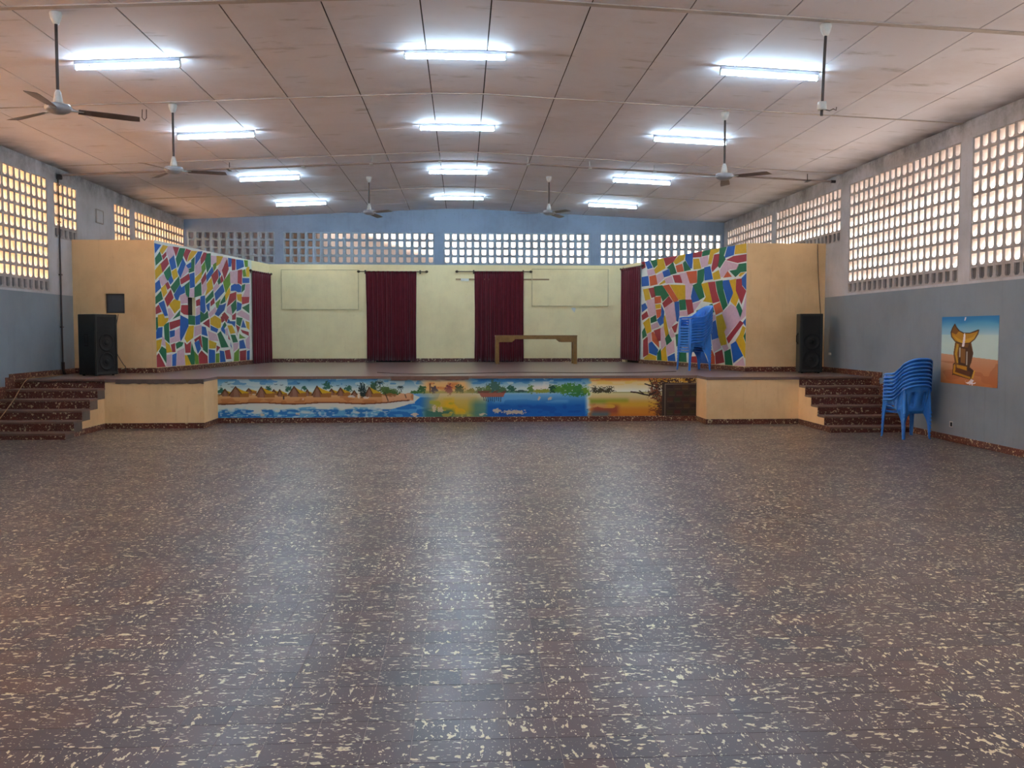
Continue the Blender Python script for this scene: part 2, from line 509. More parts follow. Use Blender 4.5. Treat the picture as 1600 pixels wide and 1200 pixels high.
# right wall, from the far corner towards the viewer
R_OP = [(22.28, 26.08, 18, 3.47), (18.16, 21.98, 18, 3.47), (13.74, 17.77, 19, 2.43), (9.40, 13.42, 19, 2.43)]
R_UN = [(5.1, 9.05, 19, 2.43), (0.8, 4.75, 19, 2.43)]
L_OP = [(13.85, 17.87, 19, 2.43), (18.14, 19.20, 5, 3.47), (21.20, 22.20, 5, 3.47), (22.50, 26.38, 18, 3.47)]
L_UN = [(0.8, 4.75, 19, 2.43), (5.1, 9.05, 19, 2.43), (9.5, 13.5, 19, 2.43)]
def side_wall(name, X, n, ops):
    br = sorted({YF, YB + WT} | {y for o in ops for y in o[:2]})
    Z = ZL + [zc(X) + .02]
    opens = set()
    for i, (a, b) in enumerate(zip(br[:-1], br[1:])):
        for o in ops:
            if a >= o[0] - 1e-6 and b <= o[1] + 1e-6:
                for j in range(len(Z) - 1):
                    if Z[j] >= o[3] - 1e-6 and Z[j + 1] <= 4.53 + 1e-6:
                        opens.add((i, j))
    S = [b - YF for b in br]
    return grid_wall(name, (X, YF), (0, 1), (n, 0), S, Z, opens, WT, two, half)
side_wall('wall_right', XR, 1, R_OP + R_UN)
side_wall('wall_left', XL, -1, L_OP + L_UN)
B_OP = [(-7.62, -5.22, 11), (-4.98, -.77, 20), (-.52, 3.65, 20), (3.92, 7.45, 17)]
bx = sorted({XL, XR, -.43, .32} | {x for o in B_OP for x in o[:2]})
opens = {(i, 1) for i, (a, b) in enumerate(zip(bx[:-1], bx[1:])) for o in B_OP if a >= o[0] - 1e-6 and b <= o[1] + 1e-6}
grid_wall('wall_back', (0, YB), (1, 0), (0, 1), bx, [-.15, 3.38, 4.47, 4.8], opens, WT, [M['blue_wall']], lambda z: 0, [zc(x) + .02 for x in bx])
bx2 = [XL - WT, -.43, .32, XR + WT]
grid_wall('wall_front', (0, YF), (1, 0), (0, -1), bx2, [-.15, 2.39, 4.7], set(), WT, two, half, [zc(x) + .02 for x in bx2])

# pierced concrete blocks
def block_mesh(name, w, h, is_open, mats, dep=.1):
    mb = MB()
    W, Hh = w / 2, h / 2
    a, b, c = w * .315, h * .39, .03
    def loop6(pw, ph, y):
        return [(-pw, y, -ph), (-a + c, y, -ph), (a - c, y, -ph), (pw, y, -ph), (pw, y, ph), (-pw, y, ph)]
    def hole(k, up, y):
        bb = -b + up
        return [(-a * k, y, bb + c * k), ((-a + c) * k, y, bb), ((a - c) * k, y, bb), (a * k, y, bb + c * k), (a * k, y, b), (-a * k, y, b)]
    rings = [loop6(W, Hh, .010), loop6(W - .004, Hh - .004, .003), hole(1, 0, .003)]
    if is_open:
        rings += [hole(.92, .02, dep), loop6(W, Hh, dep)]
    else:
        rings += [hole(.97, 0, .035)]
    vs = [q for r in rings for q in r]
    fs = []; mi = []
    for r in range(len(rings) - 1):
        for k in range(6):
            fs.append((r * 6 + k, r * 6 + (k + 1) % 6, (r + 1) * 6 + (k + 1) % 6, (r + 1) * 6 + k))
    mb.mesh_part(vs, fs)
    if not is_open:
        L = (len(rings) - 1) * 6
        mb.mesh_part(rings[-1], [(0, 1, 2, 3, 4, 5)], 1)
    return mb.mesh(name, mats)
wn = [0]
def window(loc, rz, width, height, cols, rows, mats, label, joined=False):
    wn[0] += 1
    e = struct(link('window_%d' % wn[0], None), label)
    e.location = loc; e.rotation_euler = (0, 0, rz)
    pw, ph = width / cols, height / rows
    mo = block_mesh('block', pw, ph, True, mats, .15 if abs(rz) < .1 else .11); mc = block_mesh('closed_block', pw, ph, False, mats)
    if joined:
        mb = MB()
        for i in range(cols):
            for j in range(1, rows):
                mb.mesh_part([(v.co.x + pw * (i + .5), v.co.y, v.co.z + ph * (j + .5)) for v in mo.vertices], [tuple(p.vertices) for p in mo.polygons])
            mb.mesh_part([(v.co.x + pw * (i + .5), v.co.y, v.co.z + ph * .5) for v in mc.vertices], [tuple(p.vertices) for p in mc.polygons])
        o = mb.build('block_screen', mats, e, fix=False); o['kind'] = 'stuff'
        return
    for j in range(rows):
        for i in range(cols):
            link('block' if j else 'closed_block', mo if j else mc, e, (pw * (i + .5), random.uniform(0, .004), ph * (j + .5)))
wm = [M['block_white'], M['block_grey']]; bm_ = [M['block_blue'], M['block_grey']]
for y0, y1, n, z in R_OP:
    window((XR, y1, z), -PI / 2, y1 - y0, 4.53 - z, n, 10 if z < 3 else 5, wm, None)
for y0, y1, n, z in L_OP:
    window((XL, y0, z), PI / 2, y1 - y0, 4.53 - z, n, 10 if z < 3 else 5, wm, None)
for x0, x1, n in B_OP:
    window((x0, YB, 3.38), 0, x1 - x0, 4.47 - 3.38, n, 5, bm_, None)
for y0, y1, n, z in R_UN:
    window((XR, y1, z), -PI / 2, y1 - y0, 4.53 - z, n, 10, wm, None, True)
for y0, y1, n, z in L_UN:
    window((XL, y0, z), PI / 2, y1 - y0, 4.53 - z, n, 10, wm, None, True)

# walls of the stage: beige fronts, splayed mural walls, back wall
ZT = 3.5
LP0, LP1 = (-6.10, 18.9), (-5.17, 25.4)
RP0, RP1 = (5.85, 18.9), (4.40, 25.4)
grid_wall('wall_stage_left_front', (XL, 18.9), (1, 0), (0, 1), [0, .62, 1.0, 1.6], [.2, 2.05, 2.44, ZT], {(1, 1)}, .14, [M['beige']], lambda z: 0)
grid_wall('wall_stage_right_front', (RP0[0], 18.9), (1, 0), (0, 1), [0, XR - RP0[0]], [.2, ZT], set(), .14, [M['beige']], lambda z: 0)
def unit(a, b):
    v = Vector((b[0] - a[0], b[1] - a[1])); L = v.length; v /= L
    return (v.x, v.y), L
dl, LL = unit(LP0, LP1)
dr, LR = unit(RP0, RP1)
nl = (-dl[1], dl[0]); nr = (dr[1], -dr[0])
grid_wall('wall_stage_left', LP0, dl, nl, [0, 1.48, 1.86, 5.3, 6.2, LL], [.2, ZS, 2.04, 2.43, 2.95, ZT], {(1, 2), (3, 1), (3, 2), (3, 3)}, .07, [M['yellow']], lambda z: 0)
grid_wall('wall_stage_right', RP0, dr, nr, [0, 5.5, 6.4, LR], [.2, ZS, 2.95, ZT], {(1, 1)}, .16, [M['yellow']], lambda z: 0)
grid_wall('wall_stage_back', (LP1[0] - .16, 25.4), (1, 0), (0, 1), [0, 2.98, 3.93, 5.9, 6.75, RP1[0] - LP1[0] + .32], [.2, ZS, 3.0, ZT], {(1, 1), (3, 1)}, .14, [M['yellow']], lambda z: 0)
# dark-coloured panels stand for shade in the openings behind the curtains
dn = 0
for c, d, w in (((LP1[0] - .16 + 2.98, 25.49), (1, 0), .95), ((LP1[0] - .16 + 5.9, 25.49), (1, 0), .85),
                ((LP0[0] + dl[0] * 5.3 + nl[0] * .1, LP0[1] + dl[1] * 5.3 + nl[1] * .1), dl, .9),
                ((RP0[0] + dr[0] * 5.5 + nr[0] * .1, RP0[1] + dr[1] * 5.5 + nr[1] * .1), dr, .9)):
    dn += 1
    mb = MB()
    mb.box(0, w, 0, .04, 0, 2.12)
    o = struct(mb.build('doorway_shade_%d' % dn, M['shade_fill']))
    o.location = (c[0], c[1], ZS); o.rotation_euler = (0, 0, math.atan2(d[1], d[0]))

# small control-room window in the left beige wall
e = thing('control_window', 'small dark square window let into beige wall above left loudspeaker', 'window', (-7.08, 18.9, 2.05))
mb = MB()
for x0, x1, z0, z1 in ((0, .38, 0, .025), (0, .38, .365, .39), (0, .025, .025, .365), (.355, .38, .025, .365)):
    mb.box(x0, x1, .06, .1, z0, z1)
mb.build('frame', M['frame'], e)
mb = MB(); mb.box(.025, .355, .075, .081, .025, .365); mb.build('pane', M['glass'], e)
mb = MB(); mb.box(-.1, .5, .145, .5, -.2, .6); o = mb.build('booth_shade_box', M['shade_fill'], e)  # near-black box stands for the shade behind the pane
mb = MB()
P0 = Vector((LP0[0] + dl[0] * 1.48 + nl[0] * .07, LP0[1] + dl[1] * 1.48 + nl[1] * .07, 2.04))
mb.box(-.05, .43, 0.0, .04, -.05, .44)
o = struct(mb.build('slit_shade_backing', M['shade_fill'])); o.location = P0; o.rotation_euler = (0, 0, math.atan2(dl[1], dl[0]))  # dark sheet stands for shade inside the slit
o.location = P0 + Vector((nl[0], nl[1], 0)) * .002

# ------------------------------------------------------------------ stage platform and stairs
stage = thing('stage', 'raised stage platform with cream front walls across far end of hall', 'stage', (0, 17.3, 0))
def rel(parent):
    return Vector(parent.location)
def part(mb, name, mats, parent, **k):
    o = mb.build(name, mats, parent, **k)
    o.location = -Vector(parent.location)
    return o
SXL, SXR = -6.2, 6.2         # inner sides of the two stairs
WYL, WYR = 16.4, 16.6        # fronts of the wings
FXL, FXR = -4.5, 4.43        # recess of the painted front
mb = MB()
mb.prism([(XL, 26.3), (XL, WYL), (FXL, WYL), (FXL, 17.3), (FXR, 17.3), (FXR, WYR), (XR, WYR), (XR, 26.3)], ZS - .05, ZS)
part(mb, 'deck', M['deck'], stage)
mb = MB(); mb.box(FXL, FXR, 17.32, 17.5, 0, ZS - .05); part(mb, 'front_wall', M['yellow'], stage)
mb = MB(); mb.box(SXL, FXL, WYL + .012, 17.5, 0, ZS - .05); part(mb, 'left_wing_wall', M['beige'], stage)
mb = MB(); mb.box(FXR, SXR, WYR + .012, 17.5, 0, ZS - .05); part(mb, 'right_wing_wall', M['beige'], stage)
# crumbled cement edges
def crumb(name, x0, x1, y, zt, depth, m, seed):
    r = random.Random(seed); mb = MB()
    n = 26; top = []; bot = []
    for k in range(n + 1):
        x = x0 + (x1 - x0) * k / n
        top.append((x, zt)); bot.append((x, zt - depth * (.82 + .18 * r.random())))
    for k in range(n):
        a, b, c, d = top[k], top[k + 1], bot[k + 1], bot[k]
        vs = [(p[0], y, p[1]) for p in (a, b, c, d)] + [(p[0], y + .03, p[1]) for p in (a, b, c, d)]
        mb.mesh_part(vs, [(0, 3, 2, 1), (4, 5, 6, 7), (0, 1, 5, 4), (2, 3, 7, 6), (1, 2, 6, 5), (3, 0, 4, 7)])
    o = part(mb, name, m, stage); o['label'] = 'worn grey cement edge'
crumb('cement_edge', -6.0, -4.5, WYL - .004, ZS - .004, .085, M['cement'], 3)
crumb('cement_edge', -1.32, .12, 17.285, ZS - .005, .075, M['tread'], 5)
# terrazzo skirtings of the platform
for a, b in (((SXL, WYL), (FXL, WYL)), ((FXL, WYL), (FXL, 17.3)), ((FXL, 17.3), (FXR, 17.3)), ((FXR, 17.3), (FXR, WYR)), ((FXR, WYR), (SXR, WYR))):
    mb = MB()
    if a[1] == b[1]:
        mb.box(a[0], b[0], a[1] - .012, a[1] + .02, 0, .095)
    else:
        s = 1 if a[0] == FXL else -1
        mb.box(a[0] - (.0 if s > 0 else .012), a[0] + (.012 if s > 0 else 0), min(a[1], b[1]) - .012, max(a[1], b[1]), 0, .095)
    part(mb, 'skirting', M['terrazzo'], stage)

LEV = [.10, .252, .404, .556, .708, ZS]
def stairs(name, label, xa, xb, y0, run, side_x, sgn):
    st = thing(name, label, 'stairs', ((xa + xb) / 2, y0, 0))
    loc = Vector(st.location)
    for k, z in enumerate(LEV):
        yf = y0 + run * k
        zb = LEV[k - 1] if k else 0.0
        mb = MB()
        if k < 5:
            mb.bevel_box(xa, xb, yf - .015, yf + run + .03, z - .032, z, .006, 0)
            mb.box(xa + .005, xb - .005, yf + .012, yf + run, zb - .03 if k else 0, z - .032, 1)
        else:
            mb.bevel_box(xa, xb, yf - .018, yf + .25, z - .034, z + .002, .006, 0)
            mb.box(xa + .005, xb - .005, yf + .012, yf + .3, zb - .03, z - .034, 1)
        s = mb.build('step', [M['tread'], M['cement']], st); s.location = -loc
        nt = 1 if k == 0 else 4
        w = (xb - xa) / nt
        for q in range(nt):
            mb = MB()
            mb.box(xa + w * q + .003, xa + w * (q + 1) - .003, yf, yf + .014, zb + .001, z - .034)
            mb.build('riser_tile', M['terrazzo'], s)
    # stepped cream side
    pr = [(y0, 0.0)]
    for k, z in enumerate(LEV):
        pr += [(y0 + run * k + .013, z - .036), (y0 + run * (k + 1) + .013, z - .036)]
    pr = [pr[0]] + [(p[0], p[1]) for p in pr[1:]]
    yend = y0 + run * 5 + .9
    pts = [(y0 + .013, 0.0)]
    for k, z in enumerate(LEV):
        pts.append((y0 + run * k + .013, z - .036)); 
        pts.append(((y0 + run * (k + 1) + .013) if k < 5 else yend, z - .036))
    pts.append((yend, 0.0))
    mb = MB()
    x0, x1 = (side_x, side_x + .05 * sgn)
    n = len(pts)
    mb.mesh_part([(x0, y, z) for y, z in pts] + [(x1, y, z) for y, z in pts],
                 [tuple(range(n)), tuple(range(2 * n - 1, n - 1, -1))] + [(i, (i + 1) % n, n + (i + 1) % n, n + i) for i in range(n)])
    o = mb.build('side_wall', M['beige'], st); o.location = -loc
    mb = MB(); mb.box(min(x0, x0 - .012 * sgn), max(x0, x0 - .012 * sgn), y0 - .005, y0 + run * 5, 0, .095)
    o = mb.build('skirting', M['terrazzo'], st); o.location = -loc
    return st
stairs('staircase', 'dark red terrazzo steps up to stage against left wall', XL, SXL + .02, 14.75, .33, SXL, -1)
stairs('staircase', 'dark red terrazzo steps up to stage behind blue chairs on right', SXR - .06, XR, 15.1, .30, SXR - .06, 1)

# skirtings along the walls
def strip(name, a, b, n, z0, h=.1, th=.014):
    d = Vector((b[0] - a[0], b[1] - a[1])); L = d.length
    mb = MB(); mb.box(0, L, -th, 0, 0, h)
    o = struct(mb.build(name, M['terrazzo'])); o.location = (a[0], a[1], z0)
    o.rotation_euler = (0, 0, math.atan2(d.y, d.x))
    return o
strip('baseboard_right', (XR, 15.1), (XR, YF), 0, 0)
strip('baseboard_left', (XL, YF), (XL, 14.75), 0, 0)
strip('baseboard_stage_left', (XL, 16.2), (XL, 18.9), 0, ZS)
strip('baseboard_stage_right', (XR, 18.9), (XR, 16.2), 0, ZS)
strip('baseboard_stage_left_front', (XL, 18.9), (LP0[0], 18.9), 0, ZS)
strip('baseboard_stage_right_front', (RP0[0], 18.9), (XR, 18.9), 0, ZS)
strip('baseboard_stage_left_side', LP0, (LP0[0] + dl[0] * 5.3, LP0[1] + dl[1] * 5.3), 0, ZS)
strip('baseboard_stage_right_side', (RP0[0] + dr[0] * 5.5, RP0[1] + dr[1] * 5.5), RP0, 0, ZS)
for x0, x1 in ((LP1[0], -2.35), (-1.4, .57), (1.42, RP1[0])):
    strip('baseboard_stage_back', (x0, 25.4), (x1, 25.4), 0, ZS)
# sloping skirting pieces beside the stairs
for X, y0, run, s in ((XL, 14.75, .33, 1), (XR, 15.1, .30, -1)):
    mb = MB()
    for k, z in enumerate(LEV[:5]):
        mb.box(min(X, X + s * .012), max(X, X + s * .012), y0 + run * k, y0 + run * (k + 1) + .02, z, z + .2)
    struct(mb.build('trim_%d' % (1 if s > 0 else 2), M['terrazzo']))

# ------------------------------------------------------------------ mosaic murals (flat patches of paint)
MCOL = {'b': C(24, 92, 176), 'y': C(214, 172, 24), 'g': C(18, 110, 70), 'r': C(164, 48, 58), 'p': C(214, 178, 190), 'o': C(104, 150, 40), 'n': C(206, 92, 50)}
MKEY = list(MCOL)
mural_mats = [plain('mural_white', C(228, 232, 222), 0.55, 0.4, 0, .06)] + [plain('mural_paint_' + k, MCOL[k], 0.5, 0.4, 0, .08, 14) for k in MKEY]
LEFT_PATCHES = "b 2,343 28,343 4,325;y 38,343 58,343 33,325 25,331;g 4,314 23,329 31,315 6,301;r 49,330 50,324 38,315 34,321;p 61,343 81,344 86,328 64,317 53,331;r 84,344 109,345 95,326;g 115,344 138,345 124,323 103,303 96,320;r 145,345 167,344 155,334 145,319 133,331;y 172,343 201,345 174,329 150,318 160,333;r 28,305 54,320 60,308 34,289;b 65,315 85,327 94,303 74,296;y 2,290 24,305 30,289 3,272;g 41,288 65,303 71,286 53,272;y 76,292 95,300 101,285 82,276;b 104,294 128,324 139,313 114,282;p 142,311 155,300 117,281 132,299;b 146,310 166,318 167,308 152,305;g 171,323 186,332 181,301 157,296 155,302 170,306;b 192,333 204,344 226,347 214,332 190,314;r 219,331 235,345 248,345 248,336 220,317;g 252,344 271,346 270,317 252,302 242,328;p 188,310 215,328 221,304 190,291;o 223,313 239,325 242,310 222,293;p 274,341 303,342 303,329 277,321;y 307,343 342,345 323,328 304,320;o 286,321 301,328 300,316 289,308;p 344,343 367,344 337,318 329,305 315,316;r 367,341 374,318 349,291 337,312;b 375,344 394,344 390,326 376,324;r 396,344 418,344 415,319 397,317;b 425,344 468,345 472,331 426,320;o 477,346 498,347 498,333 482,331;y 500,332 508,331 507,308 490,307 489,325;o 465,320 480,324 486,308 469,306;p 37,284 53,271 30,261 18,275;b 60,274 71,285 79,274 67,266;b 1,264 18,272 23,257 2,246;y 27,255 44,265 49,248 35,239;r 46,266 56,270 64,260 54,255;g 70,260 107,284 110,269 83,249;r 115,278 155,293 159,282 118,269;b 161,292 182,297 183,267 162,263;y 188,285 221,302 219,290 189,273;r 220,283 243,303 244,288 223,273;b 248,294 280,317 285,306 249,281;r 276,296 309,314 312,294 288,276;b 313,314 327,303 318,296;g 310,285 321,296 325,284 315,278;r 327,294 335,301 342,289 328,282;o 343,285 381,310 384,283 356,261;p 385,312 428,317 426,285 386,286;r 434,318 459,322 455,286 432,288;b 464,301 507,303 507,293 464,290;g 0,237 24,250 30,235 2,224;r 42,235 68,255 78,239 52,220;b 84,245 112,267 118,261 132,266 133,252 109,246 100,235 91,236;g 136,267 157,276 154,244 142,243;p 160,260 181,263 180,245 161,244;g 184,264 216,278 217,250 183,244;p 223,270 244,285 245,265 224,250;y 250,276 274,291 280,268 239,249 252,266;p 284,267 304,280 317,275 289,260;b 292,256 338,280 346,264 297,240;y 352,255 378,274 381,263 357,242;b 390,278 410,284 438,285 453,280 450,267 429,266 417,269 389,267;g 459,283 478,287 474,274 456,266;p 485,286 509,289 507,257 462,256 480,270;r 381,258 419,265 418,249 362,228;y 425,259 454,261 453,243 429,247;r 458,254 505,256 502,243 459,237;b 16,225 36,231 50,202 39,201;r 0,216 13,222 22,209 0,204;y 62,224 83,235 110,232 108,219 84,207;p 112,244 136,249 146,243 146,231 116,228;r 118,224 147,225 146,205 128,206 115,211;g 242,242 282,263 283,250 243,232;b 215,246 235,249 237,215 229,210 210,217;r 191,236 208,241 209,228 192,225;r 268,236 286,246 288,235 269,227;b 245,228 261,234 258,215 250,219;o 297,234 323,245 311,224 302,224;g 326,238 350,255 351,240 324,233;b 317,230 335,231 355,236 344,220 310,205 292,209;p 364,225 384,232 391,208 360,215;g 388,232 418,247 419,225 395,212;b 426,241 453,237 448,224 423,219;g 457,228 504,239 503,216;y 11,201 33,204 37,195 53,196 51,191 31,180 11,180;p 55,215 64,216 78,203 58,192;g 74,194 109,214 107,203;g -2,196 6,197 7,178 -3,171;r 61,187 107,194 107,182 63,173;g 36,182 55,187 56,145 38,154;b 112,203 146,195 147,181 125,161 111,149 108,158;g 151,203 181,202 181,184 150,185;b 186,201 208,206 206,186 187,184;p 190,219 209,225 208,209 191,204;g 210,214 232,207 249,215 252,201 212,189;p 256,208 293,225 298,216 263,202;y 266,198 290,205 325,196 320,179 305,177 266,186;r 224,187 257,197 258,178;b 266,182 305,174 299,167 267,173;b -2,167 7,175 26,177 24,158 -1,155;p 27,160 35,152 40,139 25,143;b 61,169 81,171 80,160 62,157;p 62,154 83,157 86,170 105,176 105,150 63,146;y 131,154 151,180 174,181 170,156 140,146;p 180,179 214,183 213,165 179,158;b 219,180 237,178 245,159 218,163;p 251,170 295,162 306,147 257,150;g 305,163 321,169 366,132 324,132;r 179,151 209,160 218,133 212,136 199,153 182,146;b 180,144 201,149 208,131 194,121;g 218,158 247,153 245,120 223,129;y -3,150 22,153 16,137 -1,128;g 13,129 23,138 41,132 41,104;y 40,148 56,141 67,127 45,126;r 66,141 81,144 82,127 71,127;g 88,143 103,147 120,145 115,139 91,133;r 129,146 139,140 158,147 155,124 133,124;g 164,144 176,120 175,93 160,93 141,118 158,118;r -3,120 9,125 36,93 -4,92;p 46,120 65,121 62,92 42,93;b 71,120 87,123 84,93 70,92;p 95,127 124,133 126,92 89,93;y 130,118 139,117 156,97 147,90 132,90;o 176,126 194,115 196,91 181,90;r 199,118 213,126 243,113 244,92 201,92;b 254,128 285,125 285,92 253,92;y 255,149 294,142 290,131 256,131;r 298,136 316,132 297,122;o 293,117 310,118 309,92 292,91;b 316,124 338,122 347,96 384,97 384,91 318,92;r 346,123 373,125 380,104 353,104;o 403,116 432,127 430,91 400,91;r 438,120 478,122 476,91 438,91;b 486,119 502,121 500,90 485,89;b 437,145 462,148 476,128 438,127;p 398,140 428,141 423,128 399,121;g 383,161 409,160 424,144 396,143;y 364,183 391,183 409,166 381,164;b 362,190 370,199 378,193 410,193 407,181 390,188;r 334,208 346,214 369,203 355,191;r 325,202 334,206 343,195 330,190;g 337,184 347,191 354,184 343,177;b 326,176 335,183 346,171 346,163 327,172;r 394,207 415,214 412,199 394,198;g 421,203 456,202 442,182 420,188;b 462,198 480,179 451,180;p 350,174 362,177 365,160 353,161;r 367,163 378,148 368,152;b 380,144 389,127 381,135;r 416,185 438,179 427,166;p 413,172 423,163 421,158;r 446,174 497,167 497,159 456,167;o 439,163 452,158 479,153 437,152;y 481,195 502,192 502,174 487,179;p 419,211 452,221 503,210 503,197 464,204;p 479,148 503,158 502,125 482,129"
RIGHT_PATCHES = "r 535,353 517,353 512,335 532,332;b 512,351 487,351 467,331 496,330;g 478,352 441,351 439,336 458,330;y 437,351 403,352 392,325 447,315 454,325 434,333;r 399,351 326,351 346,337 386,330;y 342,337 315,349 282,350 290,338 332,330;b 279,351 243,350 248,315 255,316 280,338;r 240,350 199,350 202,338 241,340;g 194,350 160,350 164,340 195,339;y 156,350 117,350 121,343 143,340 154,319 166,319;g 114,350 87,350 99,332 91,324 114,307 121,312 115,325;b 80,350 51,349 55,331 92,327;y 45,349 4,349 3,331 48,332;r 86,322 55,327 3,327 3,314 37,313;r 139,337 118,337 121,313 147,301 150,309;g 382,324 348,336 329,309 359,307 367,322;n 330,326 299,328 291,311 323,311;g 291,330 282,334 253,312 285,311;y 239,335 213,334 203,312 237,312;p 206,335 171,338 169,317 198,314;p 111,302 89,320 35,308 39,300 70,302 101,287 110,288;g 70,298 41,298 32,309 3,309 2,293 24,293 45,284;y 30,285 24,290 4,291 24,284;n 97,285 79,297 62,285;p 498,326 460,327 453,315 493,312;b 404,316 371,321 363,306 396,303;p 440,310 409,315 400,301 433,288;b 532,310 493,311 488,287 531,287;n 484,309 447,311 438,288 479,286;y 425,287 394,296 391,290 421,286;p 394,298 355,303 345,287 383,287;r 347,304 308,303 298,284 335,287;p 310,306 276,307 258,280 242,279 247,274 254,244 278,245 279,281 292,283;n 274,308 224,307 222,281 255,281;g 217,307 186,310 190,284 201,278 186,247 207,241 240,275 218,279;b 184,312 159,313 148,285 182,284;y 145,296 119,302 112,284 140,283;y 522,278 492,279 479,252 508,249;r 488,279 459,280 448,258 470,255;g 455,282 408,283 370,257 403,244 416,259 448,260;n 404,282 369,283 316,243 340,240 370,262;y 363,283 282,277 280,245 316,246;b 240,273 210,240 243,236 248,249;y 197,276 170,278 148,233 189,237 174,246;r 165,278 136,278 129,256 115,235 143,232;g 130,278 102,279 98,258 80,225 96,215 122,255;b 97,278 72,278 56,250 75,227 99,270;y 69,277 45,279 45,254 32,240 43,222 62,233 53,253;r 40,278 21,278 19,263 1,252 19,226 30,241 41,255;b 18,279 2,288 1,255 16,266;p 501,249 454,252 447,212 484,206;n 452,255 416,256 415,241 450,240;y 445,236 417,237 415,228 443,227;r 403,239 368,255 348,241 394,228;n 441,223 413,225 417,207 436,203;b 411,235 396,219 398,191 418,184 434,198 410,209;b 336,240 314,240 311,210 317,193 325,195;g 310,243 280,244 276,221 306,220;r 276,243 246,242 237,214 264,208;p 310,216 272,217 268,206 308,207;p 239,232 200,238 217,227 235,216;b 531,238 510,242 498,230 528,220;r 530,211 500,221 491,208 527,199;g 475,203 445,210 440,196 473,191;n 138,226 112,232 100,213 128,206;g 158,228 147,230 139,212 158,210;g 30,229 16,211 23,199 39,220;p -1,244 -2,202 18,193 22,197 13,212;p 392,227 342,239 327,196 364,175 371,182;y 520,191 484,204 472,170 497,164 511,181;y 398,202 390,209 370,165 384,156 393,177;p 470,185 434,192 425,181 468,174;g 527,168 513,179 501,159 524,151;r 519,146 495,156 489,111 519,103;p 495,161 475,166 470,146 485,139;n 468,166 457,168 426,143 424,129 463,146;r 453,171 416,177 416,147 430,145;p 414,175 399,183 386,136 409,125;b 485,139 467,143 430,123 438,109 482,115;y 516,99 482,112 440,105 442,96 509,96;g 432,114 415,126 408,98 432,97;y 409,120 386,133 377,96 406,97;g 386,152 368,163 352,147 378,136;p 364,165 356,177 332,158 352,154;p 380,133 340,147 335,121 373,110;r 348,180 319,189 328,168 336,167;b 371,107 335,116 330,97 369,97;g 309,118 273,119 271,97 309,97;p 156,203 133,205 131,195 152,191;b 152,186 131,193 118,156 145,151;y 126,201 102,206 79,177 91,170 81,142 103,139 117,162;p 99,209 63,226 40,218 23,194 82,159 88,168 79,177;r 78,154 23,191 12,186 48,161 70,144;b 9,188 -2,195 -2,180;y 12,180 0,176 12,156 -3,143 -4,113 38,150 24,162;g 6,159 -3,167 -3,147;b 59,141 40,148 13,119 48,103;p 144,148 115,154 106,134 136,124;p 97,137 79,141 73,133 87,126;y 180,146 154,135 167,122 178,133;n 166,115 146,128 134,114 133,97 155,96;r 129,121 100,129 91,103 125,97;g 87,125 64,131 55,97 83,97;p 46,97 10,114 -3,97 34,96;r 251,110 214,112 209,96 243,97;b 209,117 187,126 163,97 203,96;g 158,162 151,144 165,149;g 328,161 297,165 289,138 323,134;y 289,165 252,168 255,148 285,141;p 285,138 251,145 244,122 281,121;r 245,168 216,175 208,152 244,148;b 206,191 181,194 164,175 198,171;y 198,168 164,171 170,155 194,152;n 237,145 205,149 201,129 233,125;b 305,192 275,195 271,172 305,168;p 264,198 231,205 223,178 263,173;g 220,216 182,223 174,197 216,195"
def mural(label, data, P0, d, n, s0, s1, z0, z1, hole=None):
    mb = MB()
    def P(s, z, o):
        return (d[0] * s - n[0] * o, d[1] * s - n[1] * o, z)
    rects = [(s0, s1, z0, z1)]
    if hole:
        a, b, c, e = hole
        rects = [(s0, a, z0, z1), (b, s1, z0, z1), (a, b, z0, c), (a, b, e, z1)]
    for a, b, c, e in rects:
        q = [(a, c), (b, c), (b, e), (a, e)]
        mb.face([P(s, z, .003) for s, z in q], 0)
        mb.face([P(s, z, .0005) for s, z in reversed(q)], 0)
        for i in range(4):
            u, v = q[i], q[(i + 1) % 4]
            mb.face([P(*u, .0005), P(*v, .0005), P(*v, .003), P(*u, .003)], 0)
    for item in data.split(';'):
        k, *pts = item.split()
        pp = [tuple(float(v) / 100 for v in q.split(',')) for q in pts]
        cx = sum(q[0] for q in pp) / len(pp); A2 = sum(pp[i][0] * pp[(i + 1) % len(pp)][1] - pp[(i + 1) % len(pp)][0] * pp[i][1] for i in range(len(pp)))
        ex, ez = (.022 if A2 > 0 else -.022), (.009 if A2 > 0 else -.009)
        grown = []
        for i in range(len(pp)):
            a, b, c_ = pp[i - 1], pp[i], pp[(i + 1) % len(pp)]
            n1 = Vector((b[1] - a[1], a[0] - b[0])).normalized(); n2 = Vector((c_[1] - b[1], b[0] - c_[0])).normalized()
            m = n1 + n2
            m = m / max(.6, m.length_squared / 2) if m.length > .1 else n1
            grown.append((b[0] + m.x * ex, b[1] + m.y * ez))
        pp = grown
        pp = [(min(s1, max(s0, s)), min(z1, max(z0, z))) for s, z in pp]
        mb.face([P(s, z, .0045) for s, z in pp], 1 + MKEY.index(k))
    o = mb.build('mosaic_mural', mural_mats, fix=False)
    o.location = (P0[0], P0[1], 0)
    return tag(o, label, 'mural')
mural('mosaic mural of slanting coloured patches on left stage wall', LEFT_PATCHES, LP0, dl, nl, 0.0, 5.25, .97, 3.5, (1.48, 1.86, 2.04, 2.43))
mural('mosaic mural of coloured patches behind blue chairs on right stage wall', RIGHT_PATCHES, RP0, dr, nr, 0.0, 5.45, .97, 3.5)

